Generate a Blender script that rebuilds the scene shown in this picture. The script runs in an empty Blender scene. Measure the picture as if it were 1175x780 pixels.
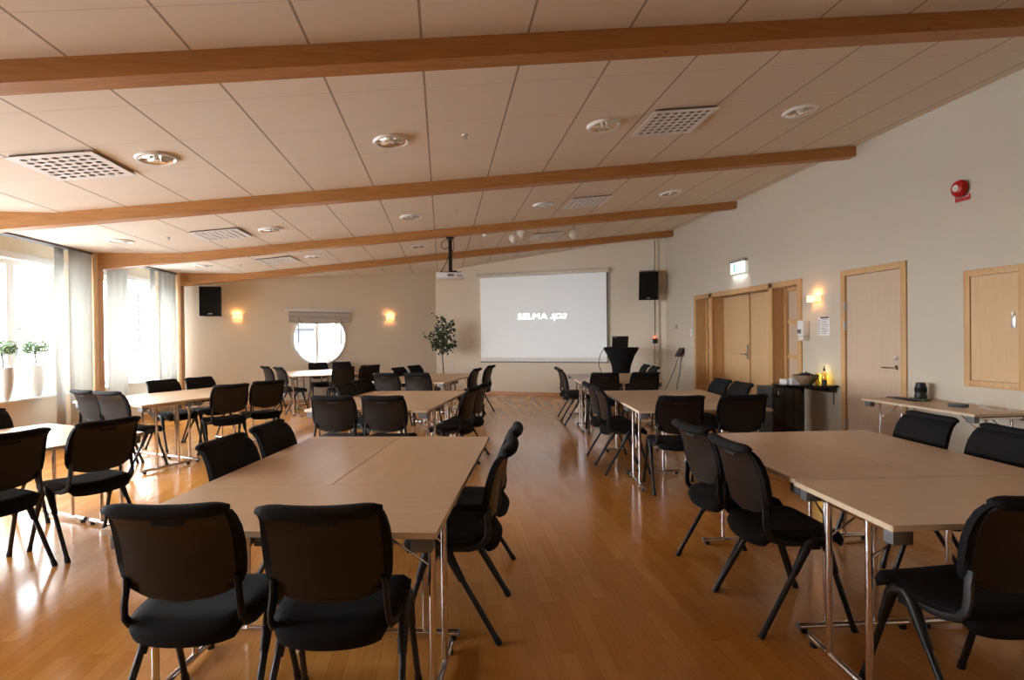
import bpy, bmesh, math, random
from mathutils import Vector, Matrix
PI = math.pi
S = bpy.context.scene
COL = S.collection
random.seed(7)

# ------------------------------------------------------------------ materials
def newmat(name):
    m = bpy.data.materials.new(name); m.use_nodes = True
    nt = m.node_tree; nt.nodes.clear()
    out = nt.nodes.new('ShaderNodeOutputMaterial')
    b = nt.nodes.new('ShaderNodeBsdfPrincipled')
    nt.links.new(b.outputs[0], out.inputs[0])
    return m, nt, b
def nd(nt, t, **kw):
    n = nt.nodes.new(t)
    for k, v in kw.items(): setattr(n, k, v)
    return n
def setc(b, col): b.inputs['Base Color'].default_value = (*col, 1)
def plain(name, col, rough=0.5, metal=0.0, noise=0.06, scale=12, bump=0.0, bscale=200, spec=0.5, sheen=0, coat=0):
    m, nt, b = newmat(name)
    b.inputs['Roughness'].default_value = rough; b.inputs['Metallic'].default_value = metal
    b.inputs['Specular IOR Level'].default_value = spec
    if sheen: b.inputs['Sheen Weight'].default_value = sheen; b.inputs['Sheen Roughness'].default_value = .6
    if coat: b.inputs['Coat Weight'].default_value = coat
    tc = nd(nt, 'ShaderNodeTexCoord')
    n = nd(nt, 'ShaderNodeTexNoise'); n.inputs['Scale'].default_value = scale
    nt.links.new(tc.outputs['Object'], n.inputs['Vector'])
    mr = nd(nt, 'ShaderNodeMapRange'); mr.inputs[3].default_value = 1 - noise; mr.inputs[4].default_value = 1 + noise
    nt.links.new(n.outputs['Fac'], mr.inputs[0])
    mx = nd(nt, 'ShaderNodeVectorMath', operation='SCALE'); mx.inputs[0].default_value = col
    nt.links.new(mr.outputs[0], mx.inputs['Scale']); nt.links.new(mx.outputs[0], b.inputs['Base Color'])
    if bump:
        n2 = nd(nt, 'ShaderNodeTexNoise'); n2.inputs['Scale'].default_value = bscale
        nt.links.new(tc.outputs['Object'], n2.inputs['Vector'])
        bp = nd(nt, 'ShaderNodeBump'); bp.inputs['Strength'].default_value = bump; bp.inputs['Distance'].default_value = .002
        nt.links.new(n2.outputs['Fac'], bp.inputs['Height']); nt.links.new(bp.outputs[0], b.inputs['Normal'])
    return m
def wood(name, c1, c2, axis=0, stretch=14, scale=5, rough=0.45, knots=False, coat=0, randobj=True):
    m, nt, b = newmat(name)
    b.inputs['Roughness'].default_value = rough
    if coat: b.inputs['Coat Weight'].default_value = coat; b.inputs['Coat Roughness'].default_value = .15
    tc = nd(nt, 'ShaderNodeTexCoord'); mp = nd(nt, 'ShaderNodeMapping')
    sc = [1, 1, 1]
    for i in range(3): sc[i] = 1 if i == axis else stretch
    mp.inputs['Scale'].default_value = sc
    oi = nd(nt, 'ShaderNodeObjectInfo')
    ad = nd(nt, 'ShaderNodeVectorMath', operation='ADD')
    sm = nd(nt, 'ShaderNodeMath', operation='MULTIPLY'); sm.inputs[1].default_value = 37.0 if randobj else 0.0
    nt.links.new(oi.outputs['Random'], sm.inputs[0])
    nt.links.new(tc.outputs['Object'], ad.inputs[0]); nt.links.new(sm.outputs[0], ad.inputs[1])
    nt.links.new(ad.outputs[0], mp.inputs[0])
    n = nd(nt, 'ShaderNodeTexNoise'); n.inputs['Scale'].default_value = scale; n.inputs['Detail'].default_value = 6; n.inputs['Distortion'].default_value = .6
    nt.links.new(mp.outputs[0], n.inputs['Vector'])
    cr = nd(nt, 'ShaderNodeValToRGB'); cr.color_ramp.elements[0].position = .3; cr.color_ramp.elements[1].position = .7
    cr.color_ramp.elements[0].color = (*c1, 1); cr.color_ramp.elements[1].color = (*c2, 1)
    nt.links.new(n.outputs['Fac'], cr.inputs[0])
    last = cr.outputs[0]
    if knots:
        v = nd(nt, 'ShaderNodeTexVoronoi'); v.inputs['Scale'].default_value = 4.2; v.inputs['Randomness'].default_value = 1
        mp2 = nd(nt, 'ShaderNodeMapping'); mp2.inputs['Scale'].default_value = (1.0, 1.6, 2.6)
        nt.links.new(ad.outputs[0], mp2.inputs[0]); nt.links.new(mp2.outputs[0], v.inputs['Vector'])
        kr = nd(nt, 'ShaderNodeValToRGB'); kr.color_ramp.elements[0].position = .035; kr.color_ramp.elements[1].position = .075
        kr.color_ramp.elements[0].color = (.22, .12, .06, 1); kr.color_ramp.elements[1].color = (1, 1, 1, 1)
        nt.links.new(v.outputs['Distance'], kr.inputs[0])
        mx = nd(nt, 'ShaderNodeMix', data_type='RGBA', blend_type='MULTIPLY'); mx.inputs[0].default_value = 1
        nt.links.new(last, mx.inputs[6]); nt.links.new(kr.outputs[0], mx.inputs[7]); last = mx.outputs[2]
    nt.links.new(last, b.inputs['Base Color'])
    return m
def emis(name, col, strength, base=None):
    m, nt, b = newmat(name)
    setc(b, base or col); b.inputs['Emission Color'].default_value = (*col, 1); b.inputs['Emission Strength'].default_value = strength
    n = nd(nt, 'ShaderNodeTexNoise'); n.inputs['Scale'].default_value = 3
    mr = nd(nt, 'ShaderNodeMapRange'); mr.inputs[3].default_value = strength * .96; mr.inputs[4].default_value = strength * 1.04
    nt.links.new(n.outputs['Fac'], mr.inputs[0]); nt.links.new(mr.outputs[0], b.inputs['Emission Strength'])
    return m
M = {}
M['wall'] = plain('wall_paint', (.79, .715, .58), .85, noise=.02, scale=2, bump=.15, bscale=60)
M['wall_r'] = plain('wall_paint_dimmed', (.575, .515, .415), .85, noise=.02, scale=2, bump=.15, bscale=60)  # same paint as the back walls, weaker light on the right put into its colour
M['white'] = plain('white_paint', (.78, .78, .76), .5)
M['white_plastic'] = plain('white_plastic', (.75, .75, .72), .35)
M['cream'] = plain('cream_metal', (.72, .68, .58), .5)
M['fabric'] = plain('black_fabric', (.0055, .0055, .0065), .85, noise=.25, scale=90, bump=.5, bscale=500, spec=.25)
M['shell'] = plain('dark_plastic_shell', (.010, .0085, .0080), .42, noise=.1, scale=30, bump=.2, bscale=400, spec=.4)
M['blackmetal'] = plain('black_metal', (.009, .010, .012), .3, noise=.05, spec=.5)
M['blackplastic'] = plain('black_plastic', (.007, .007, .008), .45, noise=.05)
M['chrome'] = plain('chrome', (.78, .76, .75), .12, 1.0, noise=.03)
M['steel'] = plain('brushed_steel', (.55, .52, .48), .35, 1.0, noise=.05)
M['greyplastic'] = plain('grey_plastic', (.16, .16, .165), .5)
M['lightbracket'] = plain('pale_grey_plastic', (.45, .45, .46), .5)
M['edge'] = wood('table_edge', (.62, .48, .32), (.70, .56, .38), 0, 10, 4, .5)
M['top'] = wood('birch_laminate', (.56, .375, .22), (.62, .43, .265), 0, 9, 2.2, .36)
M['pine'] = wood('pine_beam', (.36, .145, .030), (.46, .215, .058), 0, 16, 3, .5, knots=True)
M['pinev'] = wood('pine_post', (.56, .33, .15), (.66, .42, .22), 2, 16, 3, .5, knots=True)
M['trimwood'] = wood('beech_trim', (.55, .31, .125), (.63, .39, .18), 2, 14, 4, .4)
M['trimwoodh'] = wood('beech_trim_horizontal', (.58, .36, .17), (.66, .44, .23), 1, 14, 4, .4)
M['doorwood'] = wood('birch_door', (.60, .39, .195), (.65, .44, .23), 2, 10, 2.5, .4)
M['doorpale'] = wood('pale_door', (.56, .42, .295), (.60, .455, .325), 2, 10, 2.5, .45)
M['basewood'] = wood('baseboard_wood', (.55, .27, .11), (.62, .33, .15), 0, 12, 3, .35)
M['screen'] = emis('projection_cloth', (.62, .68, .70), .13, (.75, .78, .78))
M['logo'] = emis('projected_letters', (.92, .97, 1.0), 1.0)
M['bulb'] = emis('warm_bulb_glass', (1.0, .62, .32), .7, (.9, .8, .6))
M['exit'] = emis('exit_panel', (.86, .97, 1.0), .5)
M['exitgreen'] = emis('exit_green', (.35, .70, .52), .32)
M['candle'] = emis('candle_flame', (1.0, .78, .35), 2.2)
M['redled'] = emis('red_led', (1.0, .12, .03), 4)
M['red'] = plain('red_enamel', (.42, .006, .008), .25, noise=.05)
M['redsign'] = plain('red_sign', (.45, .012, .012), .5)
M['leaf'] = plain('ficus_leaf', (.018, .055, .015), .4, noise=.4, scale=14)
M['leaf2'] = plain('topiary_leaf', (.12, .20, .08), .5, noise=.4, scale=20)
M['bark'] = plain('bark', (.12, .08, .05), .8, noise=.3, scale=30)
M['pot'] = plain('white_ceramic_pot', (.62, .60, .56), .4, noise=.04)
M['soil'] = plain('soil', (.05, .035, .025), .9)
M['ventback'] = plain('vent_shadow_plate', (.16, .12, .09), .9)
M['dark'] = plain('dark_void', (.02, .018, .015), .9)
M['frost'] = plain('frosted_bark', (.055, .058, .06), .9, noise=.2, scale=8)
M['shed'] = plain('shed_paint', (.055, .062, .07), .8)
M['snow'] = plain('snow', (.50, .51, .53), .8, noise=.03, scale=1)
M['wicker'] = plain('wicker', (.30, .20, .11), .7, noise=.5, scale=70, bump=.8, bscale=90)
M['paper'] = plain('paper', (.78, .77, .76), .7)
M['ink'] = plain('ink', (.03, .03, .04), .7)
M['laptop'] = plain('laptop_shell', (.05, .048, .05), .35, .6)
M['bell'] = plain('bell_white', (.74, .70, .62), .5)
M['reflector'] = plain('reflector', (.85, .84, .80), .18, 1.0, noise=.15, scale=60)
M['blind'] = plain('blind_cloth', (.50, .47, .43), .9, noise=.1, scale=40, bump=.4)
M['greenbook'] = plain('dark_green_card', (.05, .09, .05), .6)

def glassmat(name, tint=(1, 1, 1), gloss=.08):
    m = bpy.data.materials.new(name); m.use_nodes = True; nt = m.node_tree; nt.nodes.clear()
    out = nd(nt, 'ShaderNodeOutputMaterial'); t = nd(nt, 'ShaderNodeBsdfTransparent'); g = nd(nt, 'ShaderNodeBsdfGlossy'); mx = nd(nt, 'ShaderNodeMixShader')
    t.inputs[0].default_value = (*tint, 1); g.inputs['Roughness'].default_value = .02
    lw = nd(nt, 'ShaderNodeLayerWeight'); lw.inputs[0].default_value = .25
    mr = nd(nt, 'ShaderNodeMapRange'); mr.inputs[3].default_value = gloss * .5; mr.inputs[4].default_value = gloss * 5
    nt.links.new(lw.outputs['Fresnel'], mr.inputs[0]); nt.links.new(mr.outputs[0], mx.inputs[0])
    nt.links.new(t.outputs[0], mx.inputs[1]); nt.links.new(g.outputs[0], mx.inputs[2]); nt.links.new(mx.outputs[0], out.inputs[0])
    return m
M['glass'] = glassmat('window_glass')
M['jar'] = glassmat('amber_green_glass', (.93, .86, .45), .1)
M['bottle'] = glassmat('clear_bottle_glass', (.93, .92, .85), .12)
def sheer():
    m = bpy.data.materials.new('sheer_curtain'); m.use_nodes = True; nt = m.node_tree; nt.nodes.clear()
    out = nd(nt, 'ShaderNodeOutputMaterial'); d = nd(nt, 'ShaderNodeBsdfDiffuse'); tl = nd(nt, 'ShaderNodeBsdfTranslucent'); tr = nd(nt, 'ShaderNodeBsdfTransparent')
    d.inputs[0].default_value = (.80, .81, .80, 1); tl.inputs[0].default_value = (.53, .54, .51, 1)
    a = nd(nt, 'ShaderNodeMixShader'); a.inputs[0].default_value = .5; b = nd(nt, 'ShaderNodeMixShader')
    n = nd(nt, 'ShaderNodeTexNoise'); n.inputs['Scale'].default_value = 9
    mr = nd(nt, 'ShaderNodeMapRange'); mr.inputs[3].default_value = .02; mr.inputs[4].default_value = .05
    nt.links.new(n.outputs['Fac'], mr.inputs[0]); nt.links.new(mr.outputs[0], b.inputs[0])
    nt.links.new(d.outputs[0], a.inputs[1]); nt.links.new(tl.outputs[0], a.inputs[2])
    nt.links.new(a.outputs[0], b.inputs[1]); nt.links.new(tr.outputs[0], b.inputs[2]); nt.links.new(b.outputs[0], out.inputs[0])
    return m
M['sheer'] = sheer()

def floor_mat():
    m, nt, b = newmat('parquet')
    tc = nd(nt, 'ShaderNodeTexCoord'); sp = nd(nt, 'ShaderNodeSeparateXYZ'); cb = nd(nt, 'ShaderNodeCombineXYZ')
    nt.links.new(tc.outputs['Object'], sp.inputs[0]); nt.links.new(sp.outputs['Y'], cb.inputs['X']); nt.links.new(sp.outputs['X'], cb.inputs['Y'])
    br = nd(nt, 'ShaderNodeTexBrick'); br.offset = .37; br.offset_frequency = 2; br.squash = 1.0
    for k, v in {'Scale': 1, 'Mortar Size': .0008, 'Mortar Smooth': .1, 'Bias': 0, 'Brick Width': .47, 'Row Height': .071}.items(): br.inputs[k].default_value = v
    br.inputs['Color1'].default_value = (0, 0, 0, 1); br.inputs['Color2'].default_value = (1, 1, 1, 1); br.inputs['Mortar'].default_value = (.5, .5, .5, 1)
    nt.links.new(cb.outputs[0], br.inputs['Vector'])
    mp = nd(nt, 'ShaderNodeMapping'); mp.inputs['Scale'].default_value = (1.2, 26, 1)
    nt.links.new(cb.outputs[0], mp.inputs[0])
    n = nd(nt, 'ShaderNodeTexNoise'); n.inputs['Scale'].default_value = 3; n.inputs['Detail'].default_value = 7; n.inputs['Distortion'].default_value = .8
    nt.links.new(mp.outputs[0], n.inputs['Vector'])
    add = nd(nt, 'ShaderNodeMath', operation='MULTIPLY_ADD'); add.inputs[1].default_value = .65; 
    bw = nd(nt, 'ShaderNodeRGBToBW'); nt.links.new(br.outputs['Color'], bw.inputs[0])
    sc = nd(nt, 'ShaderNodeMath', operation='MULTIPLY'); sc.inputs[1].default_value = .38
    nt.links.new(bw.outputs[0], sc.inputs[0])
    nt.links.new(n.outputs['Fac'], add.inputs[0]); nt.links.new(sc.outputs[0], add.inputs[2])
    cr = nd(nt, 'ShaderNodeValToRGB')
    cr.color_ramp.elements[0].position = .18; cr.color_ramp.elements[0].color = (.46, .178, .030, 1)
    cr.color_ramp.elements[1].position = .85; cr.color_ramp.elements[1].color = (.62, .295, .075, 1)
    e = cr.color_ramp.elements.new(.52); e.color = (.54, .235, .048, 1)
    nt.links.new(add.outputs[0], cr.inputs[0])
    mx = nd(nt, 'ShaderNodeMix', data_type='RGBA', blend_type='MULTIPLY'); 
    nt.links.new(br.outputs['Fac'], mx.inputs[0]); nt.links.new(cr.outputs[0], mx.inputs[6]); mx.inputs[7].default_value = (.7, .6, .55, 1)
    nt.links.new(mx.outputs[2], b.inputs['Base Color'])
    b.inputs['Roughness'].default_value = .2; b.inputs['Specular IOR Level'].default_value = .5
    n3 = nd(nt, 'ShaderNodeTexNoise'); n3.inputs['Scale'].default_value = 2.5; n3.inputs['Detail'].default_value = 4
    nt.links.new(tc.outputs['Object'], n3.inputs['Vector'])
    mr = nd(nt, 'ShaderNodeMapRange'); mr.inputs[3].default_value = .13; mr.inputs[4].default_value = .24
    nt.links.new(n3.outputs['Fac'], mr.inputs[0]); nt.links.new(mr.outputs[0], b.inputs['Roughness'])
    bp = nd(nt, 'ShaderNodeBump'); bp.inputs['Strength'].default_value = .35; bp.inputs['Distance'].default_value = .0008; bp.invert = True
    nt.links.new(br.outputs['Fac'], bp.inputs['Height']); nt.links.new(bp.outputs[0], b.inputs['Normal'])
    return m
M['floor'] = floor_mat()

def ceil_mat():
    # grid read from UV in metres: strong runners along v, faint cross joints along u
    m, nt, b = newmat('ceiling_tiles')
    uv = nd(nt, 'ShaderNodeUVMap'); uv.uv_map = 'UVMap'; sp = nd(nt, 'ShaderNodeSeparateXYZ'); nt.links.new(uv.outputs[0], sp.inputs[0])
    def line(sock, w):
        f = nd(nt, 'ShaderNodeMath', operation='FRACT'); dv = nd(nt, 'ShaderNodeMath', operation='DIVIDE'); dv.inputs[1].default_value = .6
        nt.links.new(sock, dv.inputs[0]); nt.links.new(dv.outputs[0], f.inputs[0])
        s = nd(nt, 'ShaderNodeMath', operation='SUBTRACT'); s.inputs[1].default_value = .5; nt.links.new(f.outputs[0], s.inputs[0])
        a = nd(nt, 'ShaderNodeMath', operation='ABSOLUTE'); nt.links.new(s.outputs[0], a.inputs[0])
        g = nd(nt, 'ShaderNodeMath', operation='GREATER_THAN'); g.inputs[1].default_value = .5 - w / .6 / 2; nt.links.new(a.outputs[0], g.inputs[0])
        return g.outputs[0]
    l1 = line(sp.outputs['X'], .014); l2 = line(sp.outputs['Y'], .0045)
    n = nd(nt, 'ShaderNodeTexNoise'); n.inputs['Scale'].default_value = .9; nt.links.new(uv.outputs[0], n.inputs['Vector'])
    cr = nd(nt, 'ShaderNodeValToRGB'); cr.color_ramp.elements[0].color = (.72, .645, .535, 1); cr.color_ramp.elements[1].color = (.76, .68, .565, 1)
    nt.links.new(n.outputs['Fac'], cr.inputs[0])
    m1 = nd(nt, 'ShaderNodeMix', data_type='RGBA'); m1.inputs[7].default_value = (.33, .27, .20, 1)
    nt.links.new(l1, m1.inputs[0]); nt.links.new(cr.outputs[0], m1.inputs[6])
    m2 = nd(nt, 'ShaderNodeMix', data_type='RGBA'); m2.inputs[7].default_value = (.52, .45, .37, 1)
    nt.links.new(l2, m2.inputs[0]); nt.links.new(m1.outputs[2], m2.inputs[6])
    nt.links.new(m2.outputs[2], b.inputs['Base Color']); b.inputs['Roughness'].default_value = .9
    mxm = nd(nt, 'ShaderNodeMath', operation='MAXIMUM'); nt.links.new(l1, mxm.inputs[0]); nt.links.new(l2, mxm.inputs[1])
    bp = nd(nt, 'ShaderNodeBump'); bp.invert = True; bp.inputs['Strength'].default_value = .6; bp.inputs['Distance'].default_value = .006
    nt.links.new(mxm.outputs[0], bp.inputs['Height']); nt.links.new(bp.outputs[0], b.inputs['Normal'])
    return m
M['ceiling'] = ceil_mat()

# ------------------------------------------------------------------ mesh helpers
class MB:
    def __init__(s): s.bm = bmesh.new()
    def box(s, c, size, rot=None, bevel=0):
        r = bmesh.ops.create_cube(s.bm, size=1)
        vs = r['verts']
        for v in vs: v.co = Vector((v.co.x * size[0], v.co.y * size[1], v.co.z * size[2]))
        if bevel:
            es = list({e for v in vs for e in v.link_edges})
            rr = bmesh.ops.bevel(s.bm, geom=es, offset=bevel, segments=2, affect='EDGES', profile=.6)
            vs = list({v for f in rr['faces'] for v in f.verts} | {v for v in vs if v.is_valid})
        if rot is not None: bmesh.ops.transform(s.bm, matrix=rot.to_4x4(), verts=vs)
        for v in vs: v.co += Vector(c)
        return s
    def b2(s, lo, hi, bevel=0):
        c = [(a + b) / 2 for a, b in zip(lo, hi)]; z = [abs(b - a) for a, b in zip(lo, hi)]
        return s.box(c, z, bevel=bevel)
    def cyl(s, p0, p1, r, seg=12, r2=None):
        p0 = Vector(p0); p1 = Vector(p1); d = p1 - p0
        rr = bmesh.ops.create_cone(s.bm, cap_ends=True, segments=seg, radius1=r, radius2=r if r2 is None else r2, depth=d.length)
        q = Vector((0, 0, 1)).rotation_difference(d.normalized()).to_matrix().to_4x4()
        bmesh.ops.transform(s.bm, matrix=Matrix.Translation((p0 + p1) / 2) @ q, verts=rr['verts'])
        return s
    def tube(s, pts, r, seg=8, closed=False, flat=None):
        pts = [Vector(p) for p in pts]; n = len(pts); rings = []
        up = None
        for i, p in enumerate(pts):
            if closed: t = (pts[(i + 1) % n] - pts[i - 1]).normalized()
            else: t = (pts[min(i + 1, n - 1)] - pts[max(i - 1, 0)]).normalized()
            if up is None:
                a = Vector((0, 0, 1)) if abs(t.z) < .9 else Vector((1, 0, 0))
                up = (a - t * a.dot(t)).normalized()
            else:
                up = (up - t * up.dot(t))
                if up.length < 1e-6: up = Vector((1, 0, 0))
                up.normalize()
            sd = t.cross(up)
            rr = r[i] if isinstance(r, (list, tuple)) else r
            ra, rb = (rr, rr) if flat is None else (rr * flat[0], rr * flat[1])
            rings.append([s.bm.verts.new(p + sd * math.cos(2 * PI * k / seg) * ra + up * math.sin(2 * PI * k / seg) * rb) for k in range(seg)])
        m = n if closed else n - 1
        for i in range(m):
            a, b = rings[i], rings[(i + 1) % n]
            for k in range(seg): s.bm.faces.new((a[k], a[(k + 1) % seg], b[(k + 1) % seg], b[k]))
        if not closed:
            s.bm.faces.new(rings[0][::-1]); s.bm.faces.new(rings[-1])
        return s
    def lathe(s, prof, c=(0, 0, 0), seg=24, rot=None):
        rings = []; new = []
        for (r, z) in prof:
            if r < 1e-5:
                v = s.bm.verts.new((0, 0, z)); rings.append([v]); new.append(v)
            else:
                ring = [s.bm.verts.new((r * math.cos(2 * PI * k / seg), r * math.sin(2 * PI * k / seg), z)) for k in range(seg)]
                rings.append(ring); new += ring
        for a, b in zip(rings, rings[1:]):
            if len(a) == 1 and len(b) == 1: continue
            for k in range(seg):
                k2 = (k + 1) % seg
                if len(a) == 1: s.bm.faces.new((a[0], b[k2], b[k]))
                elif len(b) == 1: s.bm.faces.new((a[k], a[k2], b[0]))
                else: s.bm.faces.new((a[k], a[k2], b[k2], b[k]))
        if rot is not None: bmesh.ops.transform(s.bm, matrix=rot.to_4x4(), verts=new)
        for v in new: v.co += Vector(c)
        return s
    def prism(s, pts2, y0, y1, plane='xz'):
        def P(a, b, t):
            return (a, t, b) if plane == 'xz' else ((t, a, b) if plane == 'yz' else (a, b, t))
        A = [s.bm.verts.new(P(a, b, y0)) for a, b in pts2]; B = [s.bm.verts.new(P(a, b, y1)) for a, b in pts2]
        s.bm.faces.new(A); s.bm.faces.new(B[::-1])
        n = len(A)
        for i in range(n): s.bm.faces.new((A[i], B[i], B[(i + 1) % n], A[(i + 1) % n]))
        return s
    def quad(s, a, b, c, d):
        s.bm.faces.new([s.bm.verts.new(p) for p in (a, b, c, d)]); return s
    def grid(s, P):
        V = [[s.bm.verts.new(p) for p in row] for row in P]
        for i in range(len(V) - 1):
            for j in range(len(V[0]) - 1): s.bm.faces.new((V[i][j], V[i][j + 1], V[i + 1][j + 1], V[i + 1][j]))
        return s
    def closed_shell(s, P, Q):
        # P, Q: two grids of equal size, joined around the rim
        n, m = len(P), len(P[0])
        A = [[s.bm.verts.new(p) for p in r] for r in P]; B = [[s.bm.verts.new(p) for p in r] for r in Q]
        for i in range(n - 1):
            for j in range(m - 1):
                s.bm.faces.new((A[i][j], A[i][j + 1], A[i + 1][j + 1], A[i + 1][j])); s.bm.faces.new((B[i][j], B[i + 1][j], B[i + 1][j + 1], B[i][j + 1]))
        rim = [(0, j) for j in range(m)] + [(i, m - 1) for i in range(1, n)] + [(n - 1, j) for j in range(m - 2, -1, -1)] + [(i, 0) for i in range(n - 2, 0, -1)]
        for k in range(len(rim)):
            a, b = rim[k], rim[(k + 1) % len(rim)]
            s.bm.faces.new((A[a[0]][a[1]], B[a[0]][a[1]], B[b[0]][b[1]], A[b[0]][b[1]]))
        return s
    def build(s, name, mat, parent=None, angle=40, loc=None):
        bm = s.bm
        bmesh.ops.recalc_face_normals(bm, faces=bm.faces)
        lim = math.radians(angle)
        for e in bm.edges:
            if len(e.link_faces) == 2: e.smooth = e.calc_face_angle(0) < lim
            else: e.smooth = True
        for f in bm.faces: f.smooth = True
        me = bpy.data.meshes.new(name); bm.to_mesh(me); bm.free()
        for mm in (mat if isinstance(mat, (list, tuple)) else [mat]): me.materials.append(mm)
        o = bpy.data.objects.new(name, me); COL.objects.link(o)
        if parent: o.parent = parent
        if loc: o.location = loc
        return o
def tag(o, label=None, cat=None, group=None, kind=None):
    if label: o['label'] = label
    if cat: o['category'] = cat
    if group: o['group'] = group
    if kind: o['kind'] = kind
    return o
def empty(name, loc=(0, 0, 0), rz=0, label=None, cat=None, group=None, kind=None):
    o = bpy.data.objects.new(name, None); COL.objects.link(o); o.empty_display_size = .1
    o.location = loc; o.rotation_euler = (0, 0, rz)
    return tag(o, label, cat, group, kind)
def struct(o, label=None):
    o['kind'] = 'structure'
    if label: o['label'] = label
    return o
def kids(o): return [c for c in COL.objects if c.parent == o]
def dup(o, parent=None, tree=None):
    c = o.copy(); COL.objects.link(c)
    c.parent = parent
    for ch in CH.get(o.name, []): dup(ch, c)
    return c
CH = {}
def reg(root):
    # remember the children so that copies are quick
    for ch in kids(root):
        CH.setdefault(root.name, []).append(ch); reg(ch)
def place(proto, loc, rz, label=None, group=None, used=set()):
    if proto.name not in used: used.add(proto.name); o = proto
    else: o = dup(proto)
    o.location = loc; o.rotation_euler = (0, 0, rz)
    if label: o['label'] = label
    if group: o['group'] = group
    return o
def seg_frame(a, b):
    a = Vector((*a, 0)); b = Vector((*b, 0)); t = (b - a).normalized(); return a, t, (b - a).length, Vector((-t.y, t.x, 0)), math.atan2(t.y, t.x)

# ------------------------------------------------------------------ room constants
SL = .109; Z0 = 3.062; KX = -3.75
XR = 4.85; XL = -5.3
def cz(x): return Z0 + SL * max(x, KX)
BLa, BLb, BRb = (-5.45, 11.10), (-.15, 13.95), (4.85, 11.42)
slope_ang = math.atan(SL)

# ------------------------------------------------------------------ setting
fl = MB().quad((-5.6, -4.1, 0), (5.2, -4.1, 0), (5.2, 14.4, 0), (-5.6, 14.4, 0)).build('floor', M['floor']); struct(fl)
# ceiling: one mesh, UV in metres with a joint offset for every bay
bays = [(-4.1, .30, .3), (.30, 3.08, .3), (3.08, 5.88, 3.684), (5.88, 8.50, 5.95), (8.50, 11.0, 8.52), (11.0, 14.4, 11.1)]
cb = bmesh.new(); uvl = cb.loops.layers.uv.new('UVMap')
for y0, y1, off in bays:
    for x0, x1 in ((-5.03, KX), (KX, 5.2)):
        vs = [cb.verts.new((x, y, cz(x))) for x, y in ((x0, y0), (x0, y1), (x1, y1), (x1, y0))]
        f = cb.faces.new(vs)
        for l in f.loops: l[uvl].uv = (l.vert.co.x + .096 + 60, l.vert.co.y - off + 60)
for a in (((-5.03, 2.653), (-5.03, 2.78)), ((-5.03, 2.78), (-5.7, 2.78))):
    vs = [cb.verts.new((a[0][0], -4.1, a[0][1])), cb.verts.new((a[0][0], 14.4, a[0][1])), cb.verts.new((a[1][0], 14.4, a[1][1])), cb.verts.new((a[1][0], -4.1, a[1][1]))]
    f = cb.faces.new(vs)
    for l in f.loops: l[uvl].uv = (60.3, 60.3)
me = bpy.data.meshes.new('ceiling'); cb.to_mesh(me); cb.free(); me.materials.append(M['ceiling'])
co = bpy.data.objects.new('ceiling', me); COL.objects.link(co); struct(co)
# beams
beam_x0 = {3.08: -5.15, 5.88: -5.15, 8.50: -5.15, 11.0: -5.15, .26: -5.15}
for i, y in enumerate((.26, 3.08, 5.88, 8.50, 11.0)):
    x0, x1 = (-4.865 if y > 8 else -5.03), XR
    zb = lambda x: Z0 + SL * x - .118
    pts = [(x0, zb(x0)), (x1, zb(x1)), (x1, cz(x1)), (KX, cz(KX)), (x0, cz(x0))]
    struct(MB().prism(pts, y, y + .135).build('trim_%d' % (i + 1), M['pine']), 'pine ceiling beam')
    if y in (8.5, 11.0):
        struct(MB().b2((-5.01, y, 0), (-4.865, y + .135, 2.652)).build('trim_%d' % (i + 5), M['pinev']), 'pine post carrying a beam')
# curtain tracks
struct(MB().b2((-5.03, -4, 2.625), (-4.99, 8.49, 2.652)).b2((-5.03, 8.65, 2.625), (-4.99, 10.99, 2.652)).b2((-4.96, 5.9, 2.625), (-4.92, 8.49, 2.652)).b2((-4.96, 8.65, 2.625), (-4.92, 10.99, 2.652)).build('trim_12', M['greyplastic']), 'grey curtain tracks')
# left wall with window openings
WZ0, WZ1 = .68, 2.43
wins = [(1.3, 2.9), (3.35, 5.65), (6.10, 8.42), (8.74, 10.98)]
w = MB()
w.b2((XL - .25, -4.1, 0), (XL, 11.3, WZ0 - .03)); w.b2((XL - .25, -4.1, WZ1), (XL, 11.3, 2.80))
ys = [-4.1] + [v for q in wins for v in q] + [11.3]
for a, b in zip(ys[::2], ys[1::2]): w.b2((XL - .25, a, WZ0 - .03), (XL, b, WZ1))
struct(w.build('wall_left', M['wall']))
for i, (a, b) in enumerate(wins):
    n = i + 1
    fr = MB(); X0, X1 = XL - .16, XL - .09
    fr.b2((X0, a, WZ0), (X1, a + .06, WZ1)).b2((X0, b - .06, WZ0), (X1, b, WZ1)).b2((X0, a + .06, WZ1 - .06), (X1, b - .06, WZ1)).b2((X0, a + .06, WZ0), (X1, b - .06, WZ0 + .07))
    m = a + (b - a) * .68 if i != 3 else a + .55
    if i == 2: m = 7.66
    fr.b2((X0, m - .05, WZ0 + .07), (X1, m + .05, WZ1 - .06)).b2((X0 + .02, m - .11, WZ0 + .07), (X1 + .02, m - .055, WZ1 - .06))
    wf = struct(fr.build('window_%d' % n, M['white']), 'white framed window in the left wall')
    MB().b2((X0 + .03, a + .06, WZ0 + .07), (X0 + .036, m - .05, WZ1 - .06)).b2((X0 + .03, m + .05, WZ0 + .07), (X0 + .036, b - .06, WZ1 - .06)).build('pane', M['glass'], wf)
struct(MB().b2((XL - .09, -4, WZ0 - .03), (XL + .09, 8.48, WZ0), bevel=.004).b2((XL - .09, 8.66, WZ0 - .03), (XL + .09, 11.1, WZ0), bevel=.004).build('trim_13', M['white']), 'white window sill')
struct(MB().b2((XL, -4, WZ1), (XL + .03, 11.1, WZ1 + .08)).build('trim_14', M['white']), 'white window head board')
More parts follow.
